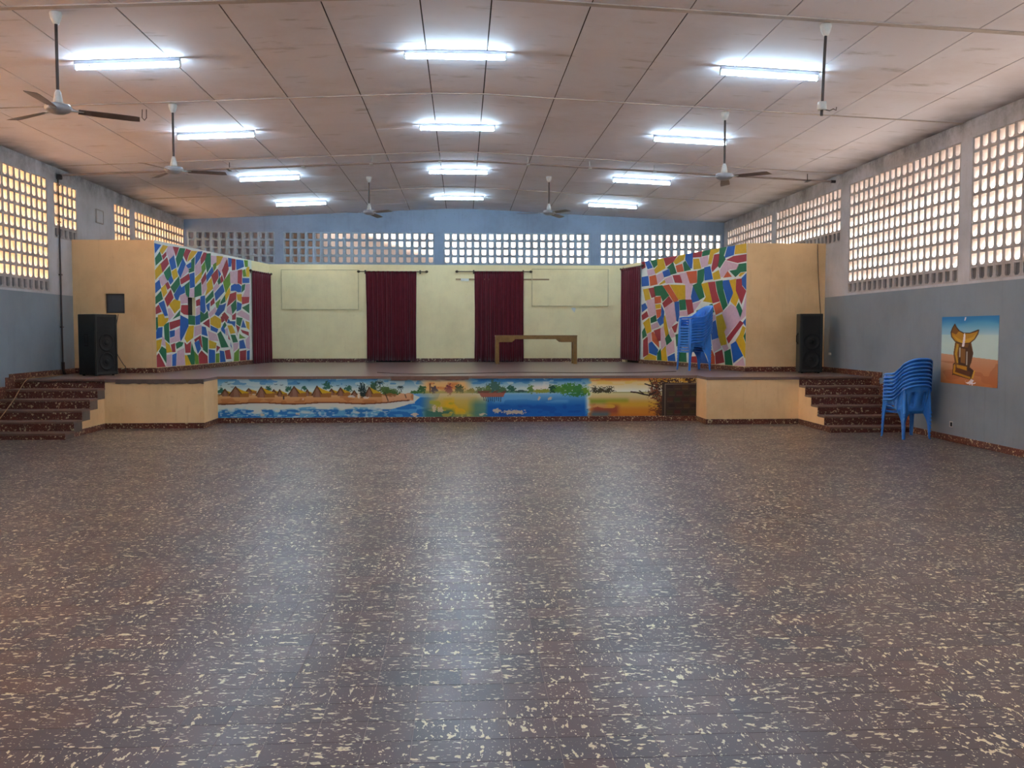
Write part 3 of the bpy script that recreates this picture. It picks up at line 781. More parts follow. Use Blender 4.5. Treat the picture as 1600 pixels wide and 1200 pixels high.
# ------------------------------------------------------------------ painted pictures: colour per vertex on a fine flat grid
def vnoise(h, w, cell, seed, asp=1.0):
    r = np.random.default_rng(seed)
    gh, gw = max(2, int(h / cell) + 2), max(2, int(w / (cell * asp)) + 2)
    g = r.random((gh, gw))
    ys = np.linspace(0, gh - 1.001, h); xs = np.linspace(0, gw - 1.001, w)
    yi, xi = ys.astype(int), xs.astype(int)
    fy, fx = (ys - yi)[:, None], (xs - xi)[None, :]
    fy = fy * fy * (3 - 2 * fy); fx = fx * fx * (3 - 2 * fx)
    a, b = g[yi][:, xi], g[yi][:, xi + 1]; c, d = g[yi + 1][:, xi], g[yi + 1][:, xi + 1]
    return (a * (1 - fx) + b * fx) * (1 - fy) + (c * (1 - fx) + d * fx) * fy
class Paint:
    def __init__(self, x0, x1, y0, y1, res):
        self.w = int((x1 - x0) * res); self.h = int((y1 - y0) * res)
        self.X, self.Y = np.meshgrid(np.linspace(x0, x1, self.w), np.linspace(y0, y1, self.h))
        self.a = np.zeros((self.h, self.w, 3)); self.res = res; self.seed = 1
    def n(self, cell, asp=1.0):
        self.seed += 1
        return vnoise(self.h, self.w, max(1.0, cell * self.res), self.seed, asp)
    def put(self, mask, col, k=1.0):
        m = np.clip(mask.astype(float) * k, 0, 1)[..., None]
        self.a = self.a * (1 - m) + np.array(col, float) * m
    def box(self, x0, x1, y0, y1, soft=1.0):
        s = soft
        return np.clip((self.X - x0) / s + .5, 0, 1) * np.clip((x1 - self.X) / s + .5, 0, 1) * np.clip((self.Y - y0) / s + .5, 0, 1) * np.clip((y1 - self.Y) / s + .5, 0, 1)
    def poly(self, pts):
        X, Y = self.X, self.Y
        ins = np.zeros(X.shape, bool); n = len(pts)
        for i in range(n):
            (ax, ay), (bx, by) = pts[i], pts[(i + 1) % n]
            if ay == by: continue
            c = ((ay > Y) != (by > Y)) & (X < (bx - ax) * (Y - ay) / (by - ay) + ax)
            ins ^= c
        return ins
    def line(self, pts, w):
        m = np.zeros(self.X.shape)
        for (ax, ay), (bx, by) in zip(pts[:-1], pts[1:]):
            dx, dy = bx - ax, by - ay
            tt = np.clip(((self.X - ax) * dx + (self.Y - ay) * dy) / (dx * dx + dy * dy + 1e-9), 0, 1)
            dist = np.hypot(self.X - ax - tt * dx, self.Y - ay - tt * dy)
            m = np.maximum(m, np.clip((w - dist) / .5 + .5, 0, 1))
        return m
    def blob(self, cx, cy, rx, ry, rough=.5, cell=2.2):
        d = np.hypot((self.X - cx) / rx, (self.Y - cy) / ry)
        return d + (self.n(cell) - .5) * rough * 1.6 + (self.n(cell * .45, 1.6) - .5) * rough * 1.6 < 1
    def grad(self, y0, y1, a, b, mask):
        t_ = np.clip((self.Y - y0) / (y1 - y0), 0, 1)[..., None]
        c = np.array(a, float) * (1 - t_) + np.array(b, float) * t_
        m = np.clip(mask, 0, 1)[..., None]
        self.a = self.a * (1 - m) + c * m
    def obj(self, name, W, Hh, thick, gain=1.0):
        """flat picture W x Hh metres, local x right, z up, facing -y"""
        h, w = self.h, self.w
        xs = np.linspace(0, W, w); zs = np.linspace(Hh, 0, h)
        vx, vz = np.meshgrid(xs, zs)
        co = np.stack([vx, np.zeros_like(vx), vz], -1).reshape(-1, 3)
        idx = np.arange(h * w).reshape(h, w)
        q = np.stack([idx[1:, :-1], idx[1:, 1:], idx[:-1, 1:], idx[:-1, :-1]], -1).reshape(-1, 4)
        nv = len(co)
        back = np.array([(0, thick, Hh), (W, thick, Hh), (W, thick, 0), (0, thick, 0)])
        co = np.vstack([co, back])
        c = [idx[0, 0], idx[0, -1], idx[-1, -1], idx[-1, 0]]
        side = [(c[i], c[(i + 1) % 4], nv + (i + 1) % 4, nv + i) for i in range(4)] + [(nv, nv + 1, nv + 2, nv + 3)]
        faces = np.vstack([q, np.array(side)])
        me = bpy.data.meshes.new(name)
        me.vertices.add(len(co)); me.vertices.foreach_set('co', co.astype(np.float32).ravel())
        me.loops.add(faces.size); me.loops.foreach_set('vertex_index', faces.astype(np.int32).ravel())
        me.polygons.add(len(faces)); me.polygons.foreach_set('loop_start', np.arange(0, faces.size, 4, dtype=np.int32))
        me.update(calc_edges=True)
        s = np.clip(self.a.reshape(-1, 3) / 255, 0, 1)
        l = np.where(s <= .04045, s / 12.92, ((s + .055) / 1.055) ** 2.4) * gain
        rgba = np.ones((len(co), 4), np.float32); rgba[:nv, :3] = np.clip(l * 1.12, 0, 1); rgba[nv:, :3] = .5
        at = me.color_attributes.new('paint', 'FLOAT_COLOR', 'POINT')
        at.data.foreach_set('color', rgba.ravel())
        me.materials.append(M['picture'])
        return link(name, me)

# ---- landscape along the stage front (photo columns 339..1083, rows 588..654)
P = Paint(339, 1083, 588, 654, 1.5)
X, Y = P.X, P.Y
n1, n2, n3 = P.n(9, 2.2), P.n(4, 2.5), P.n(2, 2)
one = np.ones(X.shape)
P.grad(588, 606, (64, 132, 176), (196, 212, 204), one)
P.put(n1 > .55, (206, 214, 200), .5); P.put((n2 > .66) & (Y < 598), (44, 112, 168), .6)
# left water below the shore
P.put(Y > 630, (204, 208, 196))
wave = np.clip((Y - 638 + (n1 - .5) * 16 + (n2 - .5) * 8) / 5, 0, 1)
P.put(wave, (70, 150, 196), .85)
P.put((n2 > .5) & (Y > 640), (28, 104, 176), .8); P.put((n3 > .7) & (Y > 637), (196, 214, 212), .6)
# river bend in the middle
bend = P.poly([(596, 650), (605, 640), (625, 634), (640, 628), (648, 620), (640, 616), (632, 614), (640, 612), (680, 612), (675, 625), (690, 640), (700, 654), (600, 654)])
P.put(bend, (32, 112, 184)); P.put(bend & (n2 > .6), (90, 164, 208), .7); P.put(bend & (Y < 620), (150, 196, 222), .6)
# sandy village shore
shore = 629.5 + 1.3 * np.sin(X / 17.0) - np.clip((X - 600) / 9, 0, 8)
land = (Y > 613 + (n3 - .5) * 2) & (Y < shore) & (X < 638)
P.grad(612, 631, (206, 170, 118), (190, 120, 66), land.astype(float))
P.put(land & (X > 590), (214, 160, 124), .6); P.put(land & (n2 > .64), (160, 96, 48), .5)
P.put((np.abs(Y - shore) < 1.1) & (X < 632), (108, 56, 28))
P.put((Y > shore + 1) & (Y < shore + 6) & (X < 640), (206, 206, 192), .8)
# trees behind the huts
for cx, cy, rx, ry in ((344, 608, 5, 6), (416, 604, 4, 4), (446, 605, 5, 4), (471, 604, 4, 4), (506, 600, 6, 6), (538, 605, 6, 5), (577, 601, 5, 8)):
    P.put(P.blob(cx, cy, rx, ry, .6), (34, 88, 66), .9)
P.put(P.blob(560, 606, 6.5, 9, .7, 1.6), (26, 50, 48)); P.put(P.blob(561, 615, 4, 5, .5, 1.6), (30, 44, 40)); P.put(P.blob(576, 603, 6, 7, .8, 1.6), (58, 82, 52), .8)
# thatched huts: gable wall, dark edge, yellow roof slope
def hut(ax, ay, w, hgt, rw, k=1.0):
    P.put(P.poly([(ax - w, ay + hgt), (ax, ay), (ax + w * .8, ay + hgt * .9), (ax + w * .8, ay + hgt + 3), (ax - w * .7, ay + hgt + 3)]), (126, 84, 62), k)
    P.put(P.poly([(ax - w * .2, ay + 4), (ax + w * .3, ay + 6), (ax + w * .5, ay + hgt + 3), (ax - w * .3, ay + hgt + 3)]), (150, 112, 92), .6 * k)
    P.put(P.poly([(ax + w * .6, ay + hgt * .7), (ax + w * .8 + rw, ay + hgt * .75), (ax + w * .8 + rw, ay + hgt + 3), (ax + w * .7, ay + hgt + 3)]), (152, 100, 44), k)
    P.put(P.poly([(ax, ay), (ax + rw * .55, ay + hgt * .32), (ax + w + rw, ay + hgt * .72), (ax + w * .85, ay + hgt * .8)]), (196, 158, 24), k)
    P.put(P.line([(ax - w, ay + hgt), (ax, ay), (ax + w * .85, ay + hgt * .82)], .8), (84, 52, 22), k)
for h in ((350, 605, 6, 9, 6), (386, 604, 5, 6, 8), (424, 606, 4, 6, 6), (433, 606, 4, 9, 8), (475, 606, 4, 8, 4), (512, 605, 5, 8, 9), (547, 608, 5, 8, 0),
          (366, 600.5, 10, 15, 12), (405, 601, 8, 15, 14), (455, 600.5, 9, 15, 11), (490, 600, 8, 16, 15), (526, 603, 6, 11, 10), (570, 602, 6, 14, 14)):
    hut(*h)
P.put(P.poly([(552, 610), (556, 610), (555, 622), (552, 620)]), (220, 214, 200), .8)
P.put(P.blob(542, 618, 5, 2, .3), (206, 206, 200), .8); P.put(P.blob(565, 620, 4, 1.8, .3), (214, 206, 190), .8)
P.put(P.box(438, 440, 617, 623), (44, 40, 50)); P.put(P.box(467, 470, 621, 624), (220, 200, 190), .7)
for cx, cy in ((586, 597), (590, 596)):
    pass
def palm(x, y, top, r, col=(24, 44, 40), lean=2):
    P.put(P.line([(x, y), (x - lean * .4, (y + top) / 2), (x - lean, top)], .5), col)
    for k in range(9):
        an = k * 2 * PI / 9
        P.put(P.line([(x - lean, top), (x - lean + r * .6 * math.cos(an), top + r * .35 * math.sin(an) - r * .18), (x - lean + r * math.cos(an), top + r * .7 * math.sin(an) + r * .12)], .45), col)
palm(588, 611, 595, 7); palm(620, 611, 603, 5)
for cx, cy, rx, ry in ((594, 606, 8, 5), (604, 611, 9, 5), (598, 612, 8, 4), (612, 612, 5, 3)):
    P.put(P.blob(cx, cy, rx, ry, .6), (66, 96, 40), .9)
P.put(P.blob(600, 616, 10, 3, .5), (150, 92, 48), .8)
P.put(P.line([(594, 612), (597, 620), (599, 626)], .7), (60, 40, 30)); P.put(P.line([(625, 615), (627, 621)], .6), (60, 40, 30))
# far bank and sunset band
P.put((Y > 609 + (n3 - .5) * 2) & (Y < 613) & (X > 634) & (X < 905), (72, 116, 66))
sun_ = P.box(652, 724, 588, 612, 14); P.grad(590, 612, (222, 190, 140), (234, 176, 84), sun_)
P.put((n2 > .52) * P.box(662, 708, 595, 608, 5), (206, 112, 52), .7)
for cx, cy, rx, ry, col in ((651, 606, 6, 6, (48, 92, 50)), (644, 611, 8, 2.5, (64, 112, 54)), (671, 606, 4.5, 7, (62, 52, 70)), (693, 607, 6, 8, (126, 50, 62)), (710, 606, 7, 7, (60, 76, 48)),
                           (727, 609, 6, 4, (120, 116, 40)), (740, 608, 6, 4, (70, 96, 60))):
    P.put(P.blob(cx, cy, rx, ry, .55), col, .95)
P.put(P.box(663, 665, 596, 612), (90, 44, 34))
# golden water
gold = P.box(662, 748, 613, 655, 26)
P.grad(613, 652, (206, 180, 120), (190, 160, 28), gold)
P.put((n1 > .5) * P.box(684, 732, 624, 650, 12), (222, 176, 26), .8); P.put((n2 > .6) * P.box(660, 700, 624, 640, 10), (166, 164, 40), .7)
P.put(P.box(655, 700, 641, 656, 8) * (n2 > .3), (48, 104, 92), .85); P.put(P.box(728, 762, 626, 656, 14), (62, 124, 122), .8)
# blue lake
lake = P.box(752, 908, 612.5, 656, 6)
P.grad(613, 636, (120, 176, 210), (14, 92, 172), lake)
P.put((n1 > .58) * P.box(762, 880, 614, 630, 6), (96, 160, 206), .7); P.put((n2 > .62) * P.box(770, 906, 634, 654, 6), (10, 78, 160), .7)
P.put(P.box(738, 905, 588, 593, 3) * (n2 > .3), (28, 104, 168), .8)
P.put(P.box(820, 850, 597, 611, 12), (226, 216, 202), .8)
for cx, cy, rx, ry, col in ((763, 602, 9, 11, (58, 96, 84)), (752, 608, 8, 6, (90, 118, 60)), (776, 608, 6, 6, (70, 104, 66)), (790, 606, 7, 6, (44, 92, 72)), (804, 610, 9, 2, (54, 84, 78)), (820, 606, 5, 6, (92, 128, 62)),
                           (838, 610, 14, 3, (140, 150, 52)), (855, 606, 6, 7, (28, 76, 50)), (868, 607, 11, 7, (74, 130, 44)), (882, 605, 9, 9, (64, 126, 48)), (895, 607, 8, 8, (56, 122, 54)), (907, 609, 7, 7, (96, 140, 34)), (893, 616, 18, 3.5, (52, 116, 60))):
    P.put(P.blob(cx, cy, rx, ry, .5), col, .95)
P.put(P.poly([(740, 613), (781, 612), (778, 620), (744, 620)]), (158, 92, 74)); P.put(P.box(738, 782, 609, 613) * (n3 > .35), (112, 72, 56))
for q in range(9):
    P.put(P.line([(747 + q * 3.4, 620), (748 + q * 3.2, 626 + (q % 3))], .5), (24, 40, 60))
# golden right bank
gr = np.clip((X - 910 + (n2 - .5) * 8) / 6, 0, 1)
P.grad(588, 609, (222, 180, 90), (232, 230, 210), gr)
P.put(gr * P.box(912, 1040, 587, 592.5, 3) * (n1 > .3), (206, 104, 40), .8); P.put(gr * P.box(925, 1030, 591, 599, 4) * (n2 > .5), (224, 186, 80), .6)
low = gr * (Y > 612)
P.grad(613, 654, (214, 206, 150), (190, 100, 36), low)
P.put(gr * P.box(912, 975, 624, 632, 6), (128, 150, 42), .85); P.put(gr * P.box(940, 1030, 628, 640, 8), (210, 160, 40), .8)
P.put(gr * P.box(918, 960, 635, 650, 8) * (n1 > .3), (146, 62, 44), .8); P.put(gr * P.box(960, 1040, 640, 652, 8), (204, 130, 32), .8)
P.put(P.box(915, 945, 646, 656, 8), (50, 106, 130), .7)
for cx, cy, rx, ry in ((922, 607, 5, 5), (932, 608, 6, 4), (944, 608, 6, 5), (926, 611, 8, 2.5), (940, 611, 10, 2)):
    P.put(P.blob(cx, cy, rx, ry, .7, 1.5), (62, 56, 36), .95)
P.put(P.box(950, 1010, 612, 613.5), (150, 140, 80), .8)
# dark tree and blocked hatch at the right end
for cx, cy, rx, ry in ((1021, 600, 9, 10), (1018, 614, 9, 8), (1026, 632, 7, 10), (1024, 648, 6, 7), (1040, 593, 20, 4.5), (1072, 592, 12, 5)):
    P.put(P.blob(cx, cy, rx, ry, .9, 1.6), (70, 42, 26), .95)
P.put((n3 > .55) * P.box(1008, 1034, 592, 650, 6), (120, 58, 34), .7); P.put((n3 > .62) * P.box(1020, 1082, 589, 596, 3), (214, 160, 50), .8)
P.put(P.line([(1018, 612), (1008, 618), (998, 616), (988, 613), (979, 612)], 1.2), (50, 32, 26)); P.put(P.line([(1000, 616), (992, 610)], .8), (50, 32, 26))
P.put(P.line([(1020, 606), (1012, 602), (1001, 598)], 1.0), (50, 32, 26)); P.put(P.line([(1014, 602), (1008, 590)], .9), (50, 32, 26))
P.put(P.box(1028, 1083, 596, 655), (58, 42, 34)); P.put(P.line([(1033, 655), (1033, 598.5), (1082, 598)], .6), (126, 108, 92))
for r_ in range(5):
    for c_ in range(4):
        x_, y_ = 1036 + c_ * 12 + (r_ % 2) * 3, 600 + r_ * 11
        P.put(P.box(x_, x_ + 9.5, y_, y_ + 8), (48 + 12 * ((r_ + c_) % 3), 34 + 8 * ((r_ * 2 + c_) % 3), 28))
        P.put(P.box(x_, x_ + 9.5, y_ + 6, y_ + 8), (88, 78, 68), .4)
# flaked patches
for cx, cy, rx, ry in ((768, 643, 5, 4.5), (795, 646, 18, 3.4), (745, 650, 5, 2), (834, 622, 2, 3), (851, 623, 3, 3), (640, 650, 5, 3), (670, 640, 3, 5), (680, 642, 4, 4), (405, 649, 4, 2.5), (461, 648, 3, 1.6)):
    P.put(P.blob(cx, cy, rx, ry, .5), (206, 186, 156), .9)
for x_, y_ in ((352, 593), (356, 596), (361, 601), (427, 597), (436, 598), (462, 595), (522, 599)):
    P.put(P.line([(x_ - 2, y_), (x_, y_ + .7), (x_ + 2, y_ - .3)], .4), (40, 60, 70))
pic = P.obj('landscape_mural', FXR - FXL - .01, .715, .004)
pic.location = (FXL + .005, 17.314, .095)
tag(pic, 'long painted river landscape with thatched huts on stage front', 'mural')

# ---- stool painted on the right wall (photo crop units 0..730 x 0..900)
P = Paint(0, 73, 0, 90, 2.2)
X, Y = P.X, P.Y
n1, n2 = P.n(8, 1.6), P.n(3, 1.8)
one = np.ones(X.shape)
P.grad(2, 26, (36, 128, 186), (176, 208, 210), one)
P.put(np.clip((12 + 5 * np.sin(X / 14 + 1) - Y) / 6, 0, 1), (34, 120, 182), .75); P.put(np.clip((18 - np.hypot((X - 8) / 1.4, (Y - 20))) / 10, 0, 1), (120, 178, 204), .6)
P.put((Y > 24), (186, 212, 204), .6)
P.grad(50, 88, (196, 150, 118), (172, 106, 58), (Y > 50 + 5.5 * X / 73).astype(float))
P.put((n1 > .55) & (Y > 60), (150, 84, 44), .4)
dk, br, yl, lt = (66, 36, 18), (112, 72, 22), (176, 126, 24), (206, 162, 44)
P.put(P.poly([(16, 79), (17, 63), (22, 60), (40, 67), (46, 72), (42, 83), (18, 78)]), dk)
P.put(P.poly([(17, 76), (18, 64), (21, 63), (20, 74), (40, 79), (40, 82)]), yl)
P.put(P.poly([(41, 82), (44, 71), (46, 70), (44, 80)]), lt)
P.put(P.poly([(21, 68), (40, 72), (39, 78), (21, 74)]), (92, 50, 22))
P.put(P.poly([(19, 34), (17, 50), (20, 66), (36, 72), (41, 60), (43, 48), (40, 34)]), br)
P.put(P.poly([(38, 34), (43, 48), (39, 66), (36, 72), (35, 60), (36, 40)]), (74, 44, 18))
P.put(P.poly([(21, 36), (19, 50), (22, 62), (24, 62), (22, 50), (24, 37)]), lt, .8)
P.put(P.poly([(25, 40), (36, 41), (35, 66), (24, 64)]), dk)
P.put(P.poly([(27, 42), (33, 43), (33, 62), (27, 61)]), (128, 84, 30)); P.put(P.box(25, 26.4, 41, 54), (196, 206, 196)); P.put(P.box(34.3, 35.6, 46, 64), (196, 206, 196))
P.put(P.poly([(22, 64), (35, 66), (35, 71), (22, 68)]), yl)
seat_ = [(18, 10), (15, 15), (13, 21), (14, 27), (19, 33), (28, 36), (38, 35), (44, 30), (48, 23), (49, 18), (45, 20), (38, 22), (30, 22), (24, 19), (20, 14)]
P.put(P.poly(seat_), yl)
P.put(P.poly([(18, 10), (15, 15), (13, 21), (20, 24), (24, 19), (20, 14)]), (120, 78, 26))
P.put(P.poly([(16, 25), (28, 32), (42, 27), (46, 22), (44, 30), (36, 35), (24, 35)]), lt, .7)
P.put(P.line(seat_ + seat_[:1], .6), dk); P.put(P.line([(20, 14), (24, 19), (30, 22), (38, 22), (48, 18)], .5), dk)
chip = (222, 218, 224)
P.put(P.poly([(30.5, 22), (32, 22), (32.5, 30), (31, 40), (28, 40), (29.5, 30)]), chip); P.put(P.poly([(31, 1), (33, 1), (32, 5), (30.5, 6)]), chip)
P.put(P.blob(41, 86, 4, 2.5, .8), chip); P.put((Y > 86.5 - 2 + 6 * X / 73 - (n2 > .6) * 1.5) & (Y > 84), (120, 128, 136), .0)
pic = P.obj('stool_painting', 1.55, 1.02, .004)
pic.location = (XR - .006, 14.16, .89); pic.rotation_euler = (0, 0, -PI / 2)
tag(pic, 'painting of a carved wooden stool against blue sky on right wall', 'painting')

# ------------------------------------------------------------------ curtains and rods
def curtain(label, loc, rz, w, h, folds, seed, flare=0.0):
    r = random.Random(seed)
    K, R = folds * 8 + 1, 10
    ph = [r.uniform(-.5, .5) for _ in range(folds + 2)]
    am = [r.uniform(.6, 1.25) for _ in range(folds + 2)]
    Pts = []
    for i in range(R + 1):
        v = i / R
        row = []
        for j in range(K):
            u = j / (K - 1)
            f = int(u * folds)
            d = math.sin(u * folds * 2 * PI + ph[f] * v * 1.2) * (.022 + .014 * v) * am[f]
            x = w * (u - .5) * (1 + flare * (1 - v) - .012 * math.sin(v * PI)) + r.uniform(-.002, .002)
            row.append((x, -.045 + d, h * (1 - v) + (.008 * math.sin(u * folds * 2 * PI) if i == R else 0)))
        Pts.append(row)
    e = thing('curtain', label, 'curtain', loc, rz, 'maroon stage curtains')
    mb = MB(); mb.grid(Pts)
    o = mb.build('cloth', M['curtain'], e, weld=True)
    sol = o.modifiers.new('thickness', 'SOLIDIFY'); sol.thickness = .006; sol.offset = 0
    mb = MB()
    mb.grid([[(p[0], p[1] - .006, p[2] + .002) for p in Pts[0]], [(p[0], p[1] - .008, p[2] - .05) for p in Pts[0]]])
    o = mb.build('heading', M['curtain'], e, weld=True)
    sol = o.modifiers.new('thickness', 'SOLIDIFY'); sol.thickness = .008; sol.offset = 0
    return e
def rod(label, loc, rz, x0, x1, brackets):
    e = thing('curtain_rod', label, 'curtain rod', loc, rz, 'curtain rods')
    mb = MB(); mb.tube([(x0, -.045, 0), (x1, -.045, 0)], .012, 10); mb.build('pole', M['brass'], e)
    for x, s in ((x0, -1), (x1, 1)):
        mb = MB()
        mb.tube([(x, -.045, 0), (x + s * .02, -.045, 0), (x + s * .035, -.045, 0), (x + s * .06, -.045, 0), (x + s * .085, -.045, 0), (x + s * .1, -.045, 0)], [.012, .014, .03, .036, .024, .004], 10)
        mb.build('finial', M['brass'], e)
    for x in brackets:
        mb = MB(); mb.box(x - .012, x + .012, -.04, 0, -.012, .012); mb.box(x - .02, x + .02, -.006, 0, -.06, .04)
        mb.tube([(x, -.045, -.035), (x, -.062, -.02), (x, -.065, 0)], .008, 6)
        mb.build('bracket', M['brass'], e)
    return e
al, ar = math.atan2(dl[1], dl[0]), math.atan2(-dr[1], -dr[0])
def on(P, d, s, z):
    return (P[0] + d[0] * s, P[1] + d[1] * s, z)
BW = 25.4
curtain('maroon curtain hanging on yellow back wall, left of centre', (-1.91, BW, .90), 0, 1.33, 2.42, 11, 1, .03)
rod('brown curtain rod carrying the left back wall curtain', (-1.83, BW, 3.31), 0, -.9, .82, (-.78, .7))
curtain('maroon curtain hanging on yellow back wall behind wooden table', (1.01, BW, .88), 0, 1.34, 2.44, 11, 2, .0)
rod('brown curtain rod carrying the curtain behind wooden table', (.87, BW, 3.32), 0, -.95, .95, (-.55, .8))
c = on(LP0, dl, 5.85, ZS + .01); curtain('maroon curtain beside left mosaic mural', c, al, 1.3, 2.37, 9, 3, .0)
rod('brown curtain rod beside left mosaic mural', on(LP0, dl, 5.85, 3.235), al, -.72, .68, (-.68, .62))
c = on(RP0, dr, 6.0, ZS + .07); curtain('maroon curtain beside right mosaic mural', c, ar, 1.3, 2.46, 9, 4, .0)
rod('brown curtain rod beside right mosaic mural', on(RP0, dr, 6.0, 3.40), ar, -.64, .75, (-.6, .62))

# flat boards painted over on the back wall, wooden strip, scraps of paper
def board(label, x0, x1, z0, z1):
    e = thing('painted_board', label, 'board', (x0, BW, z0))
    mb = MB(); mb.bevel_box(0, x1 - x0, -.02, 0, 0, z1 - z0, .004); mb.build('panel', M['board'], e)
    mb = MB()
    w, h = x1 - x0, z1 - z0
    for a, b, c, d in ((0, w, 0, .018), (0, w, h - .018, h), (0, .018, .018, h - .018), (w - .018, w, .018, h - .018)):
        mb.box(a, b, -.026, -.02, c, d)
    mb.build('edge_shadow_bead', M['shadow_bead'], e)
board('wide yellow painted board at left end of back wall', -4.86, -2.79, 2.28, 3.36)
board('wide yellow painted board right of wooden table curtain', 1.90, 4.01, 2.38, 3.40)
e = thing('wooden_strip', 'long brown wooden strip fixed behind centre right curtain', 'batten', (-.17, BW, 3.09))
mb = MB(); mb.bevel_box(0, 2.55, -.022, 0, 0, .04, .004); mb.build('strip', M['strip'], e)
mb = MB(); mb.box(.14, .36, -.03, -.022, -.03, .04); mb.build('torn_sticker', M['paper'], e)
mb = MB(); mb.mesh_part([(0, -.002, .0), (.1, -.004, -.12), (.14, -.006, .0), (.08, -.003, .02), (0, 0, .0), (.1, 0, -.12), (.14, 0, 0), (.08, 0, .02)], [(0, 1, 2, 3), (7, 6, 5, 4), (0, 4, 5, 1), (1, 5, 6, 2), (2, 6, 7, 3), (3, 7, 4, 0)])
o = mb.build('paper_scrap', M['paper']); o.location = (2.98, BW, 2.33); tag(o, 'small torn white paper under right yellow board', 'paper')

# ------------------------------------------------------------------ wooden table
tb = thing('wooden_table', 'long varnished wooden table with stepped brackets standing on stage', 'table', (1.9, 23.95, ZS))
W2, D2, HT = 1.05, .26, .735
mb = MB(); mb.bevel_box(-W2, W2, -D2, D2, HT - .035, HT, .006); mb.build('tabletop', M['wood'], tb)
for sx in (-1, 1):
    for sy in (-1, 1):
        mb = MB(); mb.bevel_box(sx * (W2 - .05) - .045, sx * (W2 - .05) + .045, sy * (D2 - .05) - .04, sy * (D2 - .05) + .04, 0, HT - .035, .005)
        mb.build('leg', M['wood'], tb)
for sy in (-1, 1):
    y0, y1 = (sy * (D2 - .02) - .014, sy * (D2 - .02) + .014)
    mb = MB(); mb.box(-W2 + .095, W2 - .095, y0, y1, HT - .1, HT - .035); mb.build('apron', M['wood'], tb)
    for sx in (-1, 1):
        pts = [(W2 - .095, HT - .1), (W2 - .5, HT - .1), (W2 - .485, HT - .125), (W2 - .45, HT - .15), (W2 - .42, HT - .175), (W2 - .095, HT - .175)]
        n = len(pts)
        mb = MB()
        mb.mesh_part([(sx * x, y0, z) for x, z in pts] + [(sx * x, y1, z) for x, z in pts], [tuple(range(n)), tuple(range(2 * n - 1, n - 1, -1))] + [(i, (i + 1) % n, n + (i + 1) % n, n + i) for i in range(n)])
        mb.build('bracket', M['wood'], tb)
for sx in (-1, 1):
    mb = MB(); mb.box(sx * (W2 - .03) - .012, sx * (W2 - .03) + .012, -D2 + .09, D2 - .09, HT - .13, HT - .035); mb.build('apron', M['wood'], tb)

